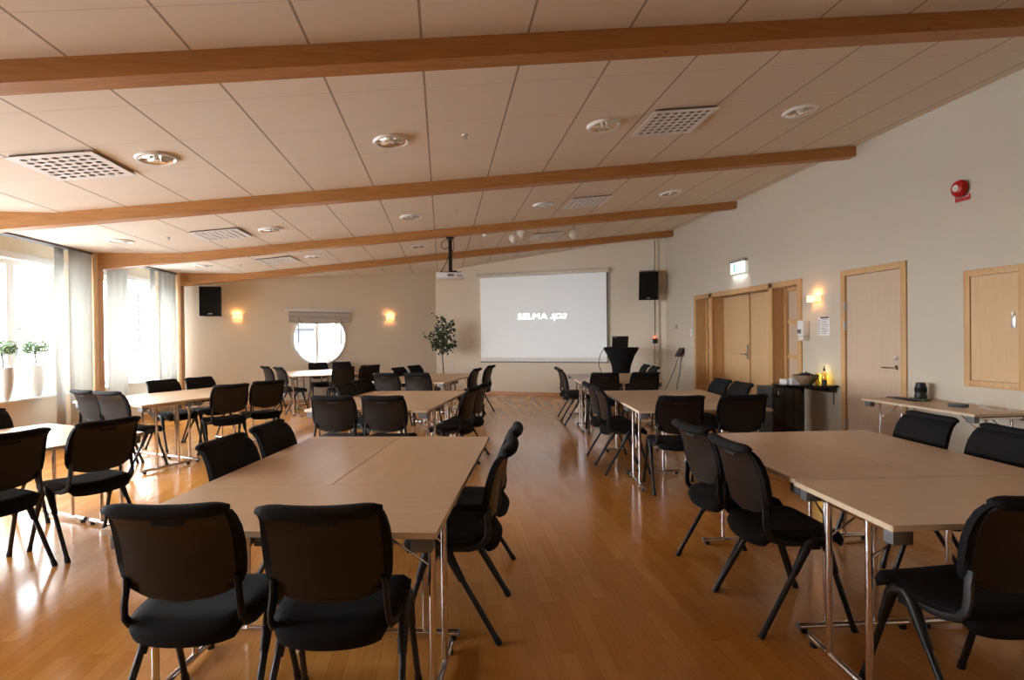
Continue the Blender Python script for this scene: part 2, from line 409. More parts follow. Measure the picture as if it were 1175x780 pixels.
struct(MB().b2((XL, -4, 0), (XL + .015, 11.15, .07)).build('baseboard_left', M['basewood']))
# back walls
def wallrun(name, a, b, h, mat, th=.3, hole=None, out=1):
    A, t, L, nrm, ang = seg_frame(a, b)
    bm = bmesh.new()
    if hole:
        s0, zc, R = hole
        outer = [bm.verts.new((x, 0, z)) for x, z in ((0, 0), (L, 0), (L, h), (0, h))]
        inner = [bm.verts.new((s0 + R * math.cos(2 * PI * k / 48), 0, zc + R * math.sin(2 * PI * k / 48))) for k in range(48)]
        es = [bm.edges.new((outer[i], outer[(i + 1) % 4])) for i in range(4)] + [bm.edges.new((inner[i], inner[(i + 1) % 48])) for i in range(48)]
        bmesh.ops.triangle_fill(bm, use_beauty=True, edges=es)
    else:
        bm.faces.new([bm.verts.new((x, 0, z)) for x, z in ((0, 0), (L, 0), (L, h), (0, h))])
    r = bmesh.ops.extrude_face_region(bm, geom=list(bm.faces))
    for v in [g for g in r['geom'] if isinstance(g, bmesh.types.BMVert)]: v.co.y += th * out
    m = MB(); m.bm.free(); m.bm = bm
    o = m.build(name, mat); o.location = A; o.rotation_euler = (0, 0, ang)
    return struct(o)
RW = (3.13, 1.40, .60)   # round window: distance along wall, height, radius
wallrun('wall_back_left', BLa, BLb, 3.4, M['wall'], hole=RW)
wallrun('wall_back_right', BLb, BRb, 3.8, M['wall'])
struct(MB().b2((-5.6, -4.2, 0), (5.2, -4.05, 3.8)).build('wall_rear', M['wall']))
def basebd(name, a, b, off=.015):
    A, t, L, nrm, ang = seg_frame(a, b)
    o = MB().b2((0, -off, 0), (L, 0, .075)).build(name, M['basewood']); o.location = A; o.rotation_euler = (0, 0, ang); struct(o)
basebd('baseboard_back_left', BLa, BLb); basebd('baseboard_back_right', BLb, BRb)
# right wall (x = 4.85) with the recessed entrance y 6.94..9.97 and a door opening y 5.24..6.07
w = MB(); D0, D1, DH = 6.94, 9.97, 2.10
w.b2((XR, -4.1, 0), (XR + .35, 5.24, 3.75)).b2((XR, 6.07, 0), (XR + .35, D0, 3.75)).b2((XR, D1, 0), (XR + .35, 11.5, 3.75))
w.b2((XR, 5.24, DH), (XR + .35, 6.07, 3.75)).b2((XR, D0, DH), (XR + .35, D1, 3.75)).b2((XR + .30, D0, 0), (XR + .35, D1, DH)).b2((XR + .10, 5.24, 0), (XR + .35, 6.07, DH))
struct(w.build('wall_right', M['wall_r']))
struct(MB().b2((XR - .015, -4, 0), (XR, 5.17, .07)).b2((XR - .015, 6.13, 0), (XR, 6.88, .07)).b2((XR - .015, 10.04, 0), (XR, 11.42, .07)).build('baseboard_right', M['basewood']))
# door_1: single pale door
f = MB(); fx0, fx1 = XR - .02, XR + .06
f.b2((fx0, 5.18, 0), (fx1, 5.25, 2.15), bevel=.003).b2((fx0, 6.06, 0), (fx1, 6.13, 2.15), bevel=.003).b2((fx0, 5.25, 2.08), (fx1, 6.06, 2.15), bevel=.003)
d1 = struct(f.build('door_1', M['trimwood']), 'pale beige door in a light wood frame')
lf = MB().b2((XR + .005, 5.255, .01), (XR + .05, 6.055, 2.075)).build('door_leaf', M['doorpale'], d1)
h = MB().cyl((XR + .0, 5.32, 1.015), (XR - .05, 5.32, 1.015), .010).tube([(XR - .045, 5.32, 1.015), (XR - .055, 5.36, 1.015), (XR - .055, 5.46, 1.012)], .009).cyl((XR + .004, 5.32, 1.015), (XR - .008, 5.32, 1.015), .026, 20).build('handle', M['chrome'], lf)
MB().cyl((XR + .004, 5.32, 1.115), (XR - .012, 5.32, 1.115), .026, 20).cyl((XR - .010, 5.32, 1.115), (XR - .02, 5.32, 1.115), .012).build('lock', M['chrome'], lf)
for z in (1.72, 1.48, .30): MB().b2((XR - .032, 6.045, z - .05), (XR - .005, 6.07, z + .05)).build('hinge', M['steel'], d1)
# door_2: double door with side panels in a recess
f = MB(); cuts = [(9.97, 10.05), (9.34, 9.45), (7.52, 7.61), (6.87, 6.95)]
for a, b in cuts: f.b2((XR - .025, a, 0), (XR + .0, b, 2.145), bevel=.003)
f.b2((XR - .025, 6.95, 2.065), (XR, 9.97, 2.145), bevel=.003)
for a, b in ((9.36, 9.43), (7.53, 7.60)): f.b2((XR, a, 0), (XR + .27, b, 2.09))
f.b2((XR, 6.945, 0), (XR + .27, 6.965, 2.09)).b2((XR, 9.95, 0), (XR + .27, 9.965, 2.09)).b2((XR, 6.965, 2.07), (XR + .29, 9.95, 2.095))
for a, b in ((9.43, 9.95), (6.965, 7.53)):
    f.b2((XR + .17, a, 0), (XR + .27, a + .05, 2.07)).b2((XR + .17, b - .05, 0), (XR + .27, b, 2.07))
    for z in (.55, 1.06, 1.57, 2.04): f.b2((XR + .19, a + .05, z - .03), (XR + .25, b - .05, z + .03))
    f.b2((XR + .19, a + .05, .0), (XR + .25, b - .05, .12))
d2 = struct(f.build('door_2', M['trimwood']), 'pale wood double door with side panels in a deep wooden recess')
for a, b in ((9.48, 9.90), (7.015, 7.48)):
    MB().b2((XR + .215, a, .1), (XR + .225, b, 2.06)).build('side_panel', M['doorpale'], d2)
for a, b in ((8.50, 9.355), (7.605, 8.485)):
    l = MB()
    zs = [.02, .55, 1.06, 1.57, 2.06]
    for z0, z1 in zip(zs, zs[1:]): l.b2((XR + .21, a + .004, z0 + .004), (XR + .245, b - .004, z1 - .004), bevel=.002)
    l.b2((XR + .22, a, .02), (XR + .24, b, 2.06))
    lf = l.build('door_leaf', M['doorwood'], d2)
    if a > 8.4:
        MB().b2((XR + .195, 8.545, .98), (XR + .21, 8.585, 1.22), bevel=.003).tube([(XR + .205, 8.565, 1.06), (XR + .16, 8.565, 1.06), (XR + .155, 8.60, 1.06), (XR + .155, 8.70, 1.06)], .010).build('handle', M['steel'], lf)
MB().b2((XR + .19, 8.485, .02), (XR + .215, 8.50, 2.06)).build('astragal', M['trimwood'], d2)
# wall hatch
f = MB(); a, b, z0, z1 = 3.98, 4.53, .89, 1.96
for lo, hi in (((XR - .03, a, z0), (XR, a + .06, z1)), ((XR - .03, b - .06, z0), (XR, b, z1)), ((XR - .03, a + .06, z1 - .06), (XR, b - .06, z1)), ((XR - .03, a + .06, z0), (XR, b - .06, z0 + .06))): f.b2(lo, hi, bevel=.003)
hh = f.build('wall_cabinet', M['trimwood']); tag(hh, 'shallow birch wall cabinet hung on the white wall right of the single door', 'wall cabinet')
hd = MB().b2((XR - .018, a + .063, z0 + .063), (XR - .002, b - .063, z1 - .063)).build('cabinet_door', M['doorwood'], hh)
MB().b2((XR - .028, a + .085, 1.42), (XR - .018, a + .125, 1.53), bevel=.002).cyl((XR - .018, a + .105, 1.545), (XR - .035, a + .105, 1.545), .012).build('lock', M['steel'], hd)

# ------------------------------------------------------------------ ceiling fittings
rotc = Matrix.Rotation(-slope_ang, 3, 'Y')
def on_ceil(o, x, y, drop=0):
    o.location = (x, y, cz(x) - drop); o.rotation_euler = (0, -slope_ang if x > KX else 0, 0)
def make_downlight():
    r = empty('ceiling_downlight', cat='ceiling light')
    MB().lathe([(.148, 0), (.150, -.008), (.142, -.020), (.128, -.022), (.122, -.016), (.122, 0)], seg=36).build('trim_ring', M['white_plastic'], r)
    d = MB()
    prof = [(.122, -.016), (.110, -.008), (.08, -.003), (.0, -.0015)]
    d.lathe(prof, seg=32)
    for k in range(10):
        a = 2 * PI * k / 10; d.box((.075 * math.cos(a), .075 * math.sin(a), -.011), (.075, .007, .013), Matrix.Rotation(a, 3, 'Z'))
    d.build('reflector', M['reflector'], r, angle=20)
    MB().cyl((0, 0, -.002), (0, 0, -.02), .022, 16).build('lamp', M['white_plastic'], r)
    return r
dl = make_downlight(); reg(dl)
lx = [(-3.996, 'first from the window wall'), (-2.196, 'second from the window wall'), (-.396, 'third from the window wall'), (1.404, 'fourth from the window wall'), (3.24, 'nearest the right wall')]
for y, nm in ((4.60, 'in the nearest bay'), (7.45, 'in the middle bay'), (9.85, 'in the far bay')):
    for j, (x, s) in enumerate(lx):
        if (y == 4.60 and j == 0) or (y > 9 and j == 4): continue
        o = place(dl, (0, 0, 0), 0, 'round recessed downlight %s %s of the ceiling' % (s, nm), 'recessed downlights in the ceiling'); on_ceil(o, x, y)
def make_vent(n=7, size=.58, slit=False):
    r = empty('ceiling_vent', cat='ceiling vent')
    m = MB(); c = size * .86 / n; o0 = -size * .43
    bm = m.bm
    for i in range(n):
        for j in range(n):
            cx_, cy_ = o0 + c * (i + .5), o0 + c * (j + .5); q = []
            K = 12; rr = c * .34
            sq = [(c / 2, 0), (c / 2, c / 4), (c / 2, c / 2), (0 + c / 4, c / 2), (0, c / 2), (-c / 4, c / 2)]
            inner = []; outer = []
            for k in range(K):
                a = 2 * PI * k / K; inner.append((cx_ + rr * math.cos(a), cy_ + rr * math.sin(a)))
                ca, sa = math.cos(a), math.sin(a); s_ = (c / 2) / max(abs(ca), abs(sa)); outer.append((cx_ + s_ * ca, cy_ + s_ * sa))
            # put outer points on the true corners
            for k in range(K):
                a = 2 * PI * k / K
            iv = [bm.verts.new((x, y, -.022)) for x, y in inner]; ov = [bm.verts.new((x, y, -.022)) for x, y in outer]
            iv2 = [bm.verts.new((x, y, -.017)) for x, y in inner]
            for k in range(K):
                k2 = (k + 1) % K
                bm.faces.new((iv[k], iv[k2], ov[k2], ov[k])); bm.faces.new((iv[k2], iv[k], iv2[k], iv2[k2]))
            for sx in (1, -1):
                for sy in (1, -1):
                    # corner triangles
                    pa = [p for p in outer if abs((p[0] - cx_) * sx - c / 2) < 1e-6 and (p[1] - cy_) * sy > c * .2]
                    pb = [p for p in outer if abs((p[1] - cy_) * sy - c / 2) < 1e-6 and (p[0] - cx_) * sx > c * .2]
                    if pa and pb: bm.faces.new([bm.verts.new((*p, -.022)) for p in (pa[0], (cx_ + sx * c / 2, cy_ + sy * c / 2), pb[0])])
    e = size / 2; g = size * .43
    m.b2((-e, -e, -.023), (e, -g, -.018)).b2((-e, g, -.023), (e, e, -.018)).b2((-e, -g, -.023), (-g, g, -.018)).b2((g, -g, -.023), (e, g, -.018))
    m.build('face_plate', M['white'], r, angle=10)
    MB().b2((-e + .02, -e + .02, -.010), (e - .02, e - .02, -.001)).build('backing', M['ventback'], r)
    return r
vt = make_vent(); reg(vt)
for x, y, s in ((-2.796, 4.62, 'near left, above the window side'), (2.04, 4.62, 'near right, beyond the first beam'), (-2.796, 7.45, 'between the second and third beams, left side'), (2.04, 7.50, 'between the second and third beams, right side'), (-2.796, 9.85, 'behind the third beam, left side'), (1.92, 10.0, 'behind the third beam above the screen')):
    o = place(vt, (0, 0, 0), 0, 'square perforated air vent in the ceiling, ' + s, 'perforated square ceiling vents'); on_ceil(o, x, y)
sp = empty('sprinkler_head', cat='sprinkler')
MB().lathe([(.028, 0), (.026, -.006), (.0, -.008)], seg=16).cyl((0, 0, -.005), (0, 0, -.03), .006, 8).build('body', M['steel'], sp)
MB().lathe([(.0, -.030), (.018, -.031), (.018, -.034), (0, -.034)], seg=12).build('deflector', M['steel'], sp)
reg(sp)
for x, y, s in ((.21, 4.60, 'in the middle of the nearest bay'), (3.9, 4.60, 'in the nearest bay by the right wall'), (-3.41, 7.40, 'in the middle bay by the windows'), (.21, 7.35, 'in the middle bay, left of the aisle'), (3.85, 7.41, 'in the middle bay by the right wall'), (3.78, 9.85, 'in the far bay by the right wall'), (-3.45, 10.0, 'in the far bay by the windows')):
    o = place(sp, (0, 0, 0), 0, 'tiny steel sprinkler head ' + s, 'sprinkler heads in the ceiling'); on_ceil(o, x, y)
bl = empty('ceiling_bell_speaker', cat='ceiling speaker')
MB().lathe([(.03, 0), (.03, -.02), (.0, -.02)], seg=16).cyl((0, 0, -.01), (0, 0, -.055), .010, 8).build('stem', M['cream'], bl)
MB().lathe([(.0, -.04), (.05, -.045), (.078, -.07), (.085, -.11), (.078, -.15), (.05, -.185), (.015, -.21), (0, -.215)], seg=24).build('bell', M['bell'], bl)
reg(bl)
for x, y, s in ((1.25, 9.35, 'lower left one behind the third beam'), (1.30, 8.76, 'upper one at the third beam'), (2.33, 9.5, 'right-hand one by the far vent')):
    o = place(bl, (0, 0, 0), 0, 'white bell-shaped ceiling speaker, ' + s, 'white bell speakers under the ceiling'); o.location = (x, y, cz(x) - .0)
sd = MB().lathe([(.05, 0), (.05, -.02), (.04, -.04), (0, -.045)], seg=20).build('smoke_detector', M['bell']); tag(sd, 'small white smoke detector on the ceiling left of the bell speakers', 'smoke detector'); on_ceil(sd, .75, 9.3)

# ------------------------------------------------------------------ projector
pj = empty('ceiling_projector', (.14, 8.56, 2.30), 0, 'white projector hanging on a black pole from the third ceiling beam', 'projector')
MB().b2((-.215, -.16, 0), (.215, .16, .085), bevel=.02).build('body', M['white_plastic'], pj)
MB().cyl((-.11, .158, .045), (-.11, .19, .045), .035, 20).cyl((-.11, .19, .045), (-.11, .195, .045), .028, 20).build('lens', M['blackplastic'], pj)
MB().b2((-.05, -.165, .025), (.05, -.158, .06)).b2((.09, -.165, .02), (.19, -.158, .03)).b2((.09, -.165, .04), (.19, -.158, .05)).build('connector_panel', M['greyplastic'], pj)
MB().b2((-.16, -.12, .088), (.16, .12, .10)).box((.05, .04, .115), (.10, .10, .03)).build('mount_cradle', M['blackplastic'], pj)
MB().b2((-.028, -.022, .10), (.028, .022, .62)).b2((-.06, -.05, .615), (.06, .05, .642)).build('ceiling_pole', M['blackmetal'], pj)
MB().tube([(-.02, -.03, .56), (-.07, -.05, .60), (-.13, -.05, .55), (-.14, -.05, .48), (-.08, -.05, .45), (-.02, -.03, .50)], .006).tube([(-.03, -.03, .35), (-.06, -.05, .25), (-.10, -.06, .17), (-.15, -.06, .10)], .006).tube([(.04, -.03, .6), (.06, -.04, .5), (.035, -.03, .42), (.05, -.03, .36)], .005).build('cable', M['blackplastic'], pj)

# ------------------------------------------------------------------ projection screen on the back right wall
A, tB, LB, nB, angB = seg_frame(BLb, BRb)
def onBR(s, off, z=0): return A + tB * s - nB * off + Vector((0, 0, z))
sc = empty('projection_screen', onBR(2.79, .02), angB, 'large pull-down projection screen lit with white lettering on the back wall', 'projection screen')
MB().cyl((-1.60, -.06, 2.87), (1.60, -.06, 2.87), .05, 20).cyl((-1.615, -.06, 2.87), (-1.60, -.06, 2.87), .056, 20).cyl((1.60, -.06, 2.87), (1.615, -.06, 2.87), .056, 20).b2((-1.6, -.06, 2.90), (1.6, 0, 2.935)).build('casing', M['cream'], sc)
MB().b2((-1.53, -.062, .90), (1.53, -.058, 2.83)).build('picture_area', M['screen'], sc)
MB().b2((-1.535, -.063, .80), (1.535, -.057, .90)).build('border_cloth', M['white'], sc)
MB().b2((1.53, -.063, .90), (1.555, -.057, 2.84)).build('side_border', M['blackplastic'], sc)
MB().cyl((-1.55, -.06, .79), (1.55, -.06, .79), .012, 10).build('weight_bar', M['greyplastic'], sc)
def text_mesh(txt, size, mat, name, parent, offset=0, shear=0, ext=.001, space=1.0):
    cu = bpy.data.curves.new(name, 'FONT'); cu.body = txt; cu.size = size; cu.offset = offset; cu.shear = shear; cu.extrude = ext; cu.space_character = space; cu.resolution_u = 3
    t = bpy.data.objects.new('tmp', cu); COL.objects.link(t)
    dg = bpy.context.evaluated_depsgraph_get(); dg.update()
    me = bpy.data.meshes.new_from_object(t.evaluated_get(dg)); bpy.data.objects.remove(t)
    me.materials.clear(); me.materials.append(mat)
    o = bpy.data.objects.new(name, me); COL.objects.link(o); o.parent = parent
    return o
t = text_mesh('SELMA', .195, M['logo'], 'lettering', sc, offset=-.001, space=1.08); t.location = (-.585, -.066, 1.80); t.rotation_euler = (PI / 2, 0, 0)
wS = max(v.co.x for v in t.data.vertices); t.scale = (.73 / wS, 1, 1)
t2 = text_mesh('spa', .26, M['logo'], 'lettering', sc, offset=-.005, shear=.35, space=.85); t2.location = (.19, -.066, 1.80); t2.rotation_euler = (PI / 2, 0, 0)
wS = max(v.co.x for v in t2.data.vertices); t2.scale = (.42 / wS, 1, 1)

# ------------------------------------------------------------------ loudspeakers
def speaker(name, loc, rz, tilt, w_, d_, h_, label):
    r = empty(name, loc, 0, label, 'loudspeaker', 'black wall loudspeakers'); r.rotation_euler = (tilt, 0, rz)
    MB().prism([(-w_ / 2, -d_ / 2), (w_ / 2, -d_ / 2), (w_ * .36, d_ / 2), (-w_ * .36, d_ / 2)], -h_ / 2, h_ / 2, 'xy').build('cabinet', M['blackplastic'], r)
    MB().b2((-w_ / 2 + .01, -d_ / 2 - .012, -h_ / 2 + .01), (w_ / 2 - .01, -d_ / 2, h_ / 2 - .01), bevel=.004).build('grille', M['fabric'], r)
    MB().b2((-.035, -d_ / 2 - .015, -h_ / 2 + .035), (.035, -d_ / 2 - .012, -h_ / 2 + .05)).build('badge', M['white_plastic'], r)
    MB().b2((-.03, d_ / 2, -.05), (.03, d_ / 2 + .08, .05)).build('wall_bracket', M['greyplastic'], r)
    return r
A2, tL, LL, nL, angL = seg_frame(BLa, BLb)
def onBL(s, off, z=0): return A2 + tL * s - nL * off + Vector((0, 0, z))
speaker('wall_loudspeaker', onBL(1.00, .24, 2.14), math.radians(8), 0, .385, .27, .57, 'black loudspeaker on the left back wall beside the window curtain')
speaker('wall_loudspeaker', (4.40, 11.33, 2.47), math.radians(-14), math.radians(12), .40, .30, .60, 'black loudspeaker tilted down on the wall right of the screen')

# ------------------------------------------------------------------ round window
c = onBL(RW[0], 0)
rw = empty('window_5', (c.x, c.y, 0), angL, 'round porthole window with white frame', kind='structure')
R = RW[2]; zc = RW[1]
m = MB(); K = 48
m.tube([(R * .965 * math.cos(2 * PI * k / K), .0, zc + R * .965 * math.sin(2 * PI * k / K)) for k in range(K)], .03, 8, True)
m.tube([(R * .94 * math.cos(2 * PI * k / K), .24, zc + R * .94 * math.sin(2 * PI * k / K)) for k in range(K)], .035, 8, True)
m.b2((-.035, .21, zc - R + .02), (.035, .27, zc + R - .02)); m.build('frame', M['white'], rw)
MB().lathe([(R * .93, 0), (R * .93, .008), (0, .008), (0, 0), (R * .93, 0)], seg=48, rot=Matrix.Rotation(PI / 2, 3, 'X'), c=(0, .25, zc)).build('pane', M['glass'], rw)
MB().lathe([(R * .999, 0), (R * .999, -.29), (R * .975, -.29), (R * .975, 0), (R * .999, 0)], seg=48, rot=Matrix.Rotation(PI / 2, 3, 'X'), c=(0, .0, zc)).build('reveal', M['white'], rw)
bld = empty('roman_blind', (c.x, c.y, 0), angL, 'raised grey cloth blind on a cream rail over the round window', 'blind')
MB().b2((-.74, -.10, 1.985), (.74, -.003, 2.06), bevel=.008).build('rail', M['white'], bld)
m = MB(); rows = []
for i in range(9):
    z = 1.99 - .24 * i / 8; o_ = -.05 - .018 * math.sin(i * PI / 8 * 4) 
    rows.append([(x, o_, z - (.03 * (1 - (x / .66) ** 2) if i == 8 else 0)) for x in [-.66 + 1.32 * k / 10 for k in range(11)]])
m.closed_shell(rows, [[(p[0], p[1] + .012, p[2]) for p in r_] for r_ in rows]); m.build('cloth', M['blind'], bld)
MB().b2((-.47, -.055, 1.30), (-.455, -.045, 1.76)).b2((.455, -.055, 1.26), (.47, -.045, 1.76)).tube([(-.47, -.06, 1.84), (-.42, -.07, 1.76), (-.38, -.06, 1.70)], .008).tube([(.44, -.07, 1.84), (.48, -.075, 1.77), (.44, -.06, 1.71)], .008).build('cord', M['greyplastic'], bld)
# wall duct on the back right wall
struct(MB().box(onBR(.45, .01, .42), (.03, .02, .8), Matrix.Rotation(angB, 3, 'Z')).build('trim_15', M['white']), 'white cable duct low on the wall')
struct(MB().box(onBR(5.45, .015, 1.75), (.03, .03, 3.5), Matrix.Rotation(angB, 3, 'Z')).build('trim_16', M['wall_r']), 'painted conduit running up the corner')

# ------------------------------------------------------------------ wall lamps
def sconce(loc, rz, label):
    r = empty('wall_lamp', loc, rz, label, 'wall lamp', 'square wall lamps')
    MB().b2((-.07, -.012, -.045), (.07, 0, .045)).b2((-.010, -.05, -.048), (.010, -.012, -.04)).build('back_plate', M['trimwood'], r)
    m = MB(); 
    m.b2((-.075, -.098, -.042), (.075, -.09, .042)).b2((-.083, -.098, -.042), (-.075, -.012, .042)).b2((.075, -.098, -.042), (.083, -.012, .042))
    m.build('glass_shade', M['bulb'], r)
    li = bpy.data.lights.new('sconce_light', 'POINT'); li.energy = 1.0; li.color = (1, .46, .16); li.shadow_soft_size = .02
    lo = bpy.data.objects.new('sconce_light', li); COL.objects.link(lo); lo.parent = r; lo.location = (0, -.05, .03)
    return r
sconce(onBL(1.48, 0, 1.86), angL, 'glowing square wall lamp between the left loudspeaker and the round window')
sconce(onBL(4.78, 0, 1.87), angL, 'glowing square wall lamp between the round window and the ficus')
sconce(Vector((XR, 6.56, 1.845)), -PI / 2, 'glowing square wall lamp above the black side table')

# ------------------------------------------------------------------ right wall fittings
ex = empty('exit_sign', (XR, 8.43, 2.5), -PI / 2, 'illuminated white exit sign above the double door', 'exit sign')
MB().b2((-.24, -.07, .07), (.24, 0, .115)).build('housing', M['steel'], ex)
MB().b2((-.215, -.045, -.11), (.215, -.033, .07)).build('panel', M['exit'], ex)
m = MB(); y_ = -.047
m.b2((-.12, y_, -.08), (-.06, y_ + .002, .05)).b2((-.02, y_, -.06), (.0, y_ + .002, .03)).box((.03, y_ + .001, -.03), (.018, .002, .09), Matrix.Rotation(.5, 3, 'Y')).box((.005, y_ + .001, .045), (.022, .002, .022)).b2((.07, y_, -.01), (.15, y_ + .002, .005)).box((.13, y_ + .001, .01), (.012, .002, .04), Matrix.Rotation(.8, 3, 'Y')).box((.13, y_ + .001, -.015), (.012, .002, .04), Matrix.Rotation(-.8, 3, 'Y'))
m.build('pictogram', M['exitgreen'], ex)
li = bpy.data.lights.new('exit_sign_light', 'AREA'); li.energy = .8; li.size = .4; li.size_y = .02; li.shape = 'RECTANGLE'; li.color = (.88, .93, 1)
lo = bpy.data.objects.new('exit_sign_light', li); COL.objects.link(lo); lo.parent = ex; lo.location = (0, -.04, -.115); lo.rotation_euler = (math.radians(-25), 0, 0)
be = empty('fire_alarm_bell', (XR, 4.56, 2.735), -PI / 2, 'round red fire alarm bell high on the right wall', 'alarm bell')
rx = Matrix.Rotation(PI / 2, 3, 'X')
MB().lathe([(.0, 0), (.045, 0), (.045, .025), (0, .025)], seg=20, rot=rx).build('base', M['red'], be)
MB().lathe([(.066, .018), (.078, .022), (.080, .032), (.072, .052), (.052, .068), (.028, .075), (0, .076)], seg=32, rot=rx).build('gong', M['red'], be)
MB().lathe([(.0, .0765), (.031, .0765), (.031, .074), (0, .074)], seg=24, rot=rx, c=(0, 0, 0)).build('centre_disc', M['cream'], be)
MB().lathe([(.0, .079), (.008, .079), (.008, .075), (0, .075)], seg=12, rot=rx).build('screw', M['steel'], be)
sg = empty('alarm_sign', (XR, 4.555, 2.645), -PI / 2, 'small red alarm sign under the fire bell', 'sign')
MB().b2((-.075, -.006, -.028), (.075, 0, .028)).build('plate', M['redsign'], sg)
t = text_mesh('BRANDLARM', .022, M['paper'], 'lettering', sg, ext=.0004); t.location = (-.062, -.0068, .004); t.rotation_euler = (PI / 2, 0, 0)
t.scale = (.124 / max(v.co.x for v in t.data.vertices), 1, 1)
dp = empty('soap_dispenser', (XR, 6.78, 1.43), -PI / 2, 'white wall dispenser with a clear bottom beside the entrance frame', 'dispenser')
MB().b2((-.06, -.10, -.07), (.06, 0, .14), bevel=.012).build('cover', M['white_plastic'], dp)
MB().b2((-.055, -.095, -.13), (.055, -.01, -.07), bevel=.01).build('tray', M['cream'], dp)
MB().b2((-.05, -.105, -.035), (.02, -.098, .02)).build('window_label', M['greyplastic'], dp)
nt_ = empty('wall_notice', (XR, 6.455, 1.485), -PI / 2, 'white printed notice sheets taped under the wall lamp', 'notice')
MB().b2((-.10, -.003, -.12), (.115, 0, .12)).build('sheet', M['paper'], nt_)
m = MB()
for i in range(9): m.b2((-.05 if i % 2 else -.04, -.0036, .08 - i * .022), (.09 - .02 * (i % 3), -.003, .085 - i * .022))
for i in range(8): m.b2((-.09, -.0036, .07 - i * .024), (-.068, -.003, .08 - i * .024))
m.b2((-.06, -.004, .10), (.10, -.003, .118)); m.build('printed_lines', M['ink'], nt_)
cp = empty('control_tablet', (XR, 10.62, 1.04), -PI / 2, 'black tilted control panel on the wall left of the entrance', 'control panel')
MB().box((0, -.06, 0), (.24, .02, .20), Matrix.Rotation(-.55, 3, 'X'), bevel=.004).b2((-.03, -.06, -.03), (.10, 0, .06)).build('body', M['blackplastic'], cp)
MB().box((-.05, -.075, .0), (.09, .006, .15), Matrix.Rotation(-.55, 3, 'X')).box((.06, -.075, .0), (.09, .006, .15), Matrix.Rotation(-.55, 3, 'X')).build('keypad', M['blackmetal'], cp)
cb_ = MB().tube([(4.76, 10.60, .95), (4.74, 10.75, .70), (4.70, 10.9, .45), (4.62, 10.95, .25), (4.4, 10.9, .12), (4.15, 10.7, .012)], .007).tube([(4.79, 10.55, .95), (4.78, 10.6, .6), (4.76, 10.7, .35), (4.76, 10.7, .15), (4.74, 10.6, .012)], .007).build('cable_bundle', M['blackplastic']); tag(cb_, 'thin black cables hanging from the wall control panel', 'cable')
th = MB().b2((XR - .025, 10.86, 1.52), (XR, 10.94, 1.61), bevel=.004).build('wall_thermostat', M['lightbracket']); tag(th, 'small grey thermostat on the white wall beside the corner', 'thermostat')
sk = MB().b2((XR - .02, 10.13, 1.36), (XR, 10.21, 1.50), bevel=.003).b2((XR - .012, 10.16, 1.50), (XR, 10.17, 2.15)).build('light_switch', M['white_plastic']); tag(sk, 'white light switch beside the wooden entrance frame', 'switch')
ps = empty('power_socket', onBR(5.36, .0, 1.27), angB, 'black power adapter glowing red plugged in beside the corner', 'power adapter')
MB().b2((-.04, -.06, -.06), (.04, 0, .05), bevel=.008).build('body', M['blackplastic'], ps)
MB().b2((-.008, -.04, .05), (.008, -.025, .10)).build('led', M['redled'], ps)
MB().tube([(0, -.03, -.06), (-.01, -.03, -.3), (-.02, -.03, -.7), (-.08, -.03, -.98), (-.15, -.04, -1.15)], .006).tube([(.0, -.02, .10), (.01, -.015, .6), (.0, -.015, 1.4), (.02, -.015, 2.2)], .006).build('cord', M['blackplastic'], ps)
wb = MB().b2((-.12, -.05, 0), (.12, -.001, .10), bevel=.005).build('floor_socket_box', M['cream']); wb.location = onBR(5.25, .0, .33); wb.rotation_euler = (0, 0, angB); tag(wb, 'beige socket box low on the wall beside the corner', 'socket box')

# ------------------------------------------------------------------ curtains
def curtain(y0, y1, label, folds=3, amp=.012, x=-5.07, z0=.04, z1=2.63):
    P = []; n = max(8, int((y1 - y0) * 60))
    for i in range(n + 1):
        y = y0 + (y1 - y0) * i / n; q = amp * math.sin(2 * PI * folds * i / n) + .3 * amp * math.sin(2 * PI * folds * 2.7 * i / n + 1)
        P.append([(x + q * (1 - .25 * k / 3), y, z0 + (z1 - z0) * k / 3) for k in range(4)])
    o = MB().grid(P).build('curtain_panel', M['sheer'], angle=80)
    sm = o.modifiers.new('thickness', 'SOLIDIFY'); sm.thickness = .0008
    return tag(o, label, 'curtain', 'white sheer panel curtains at the windows')
curtain(7.84, 8.03, 'narrow sheer curtain strip overlapping the near window, right of the potted topiaries', 1, .006, -5.01)
curtain(8.00, 8.49, 'wide white sheer curtain panel just left of the wooden post', 3, .006, -4.94)
curtain(8.84, 9.38, 'wide white sheer curtain panel just right of the wooden post', 3, .006, -4.94)
curtain(10.20, 10.37, 'narrow sheer curtain strip right of the far window glass', 1, .006, -5.01)
curtain(10.34, 10.98, 'white sheer curtain bunched beside the left back wall corner', 4, .012, -4.94)

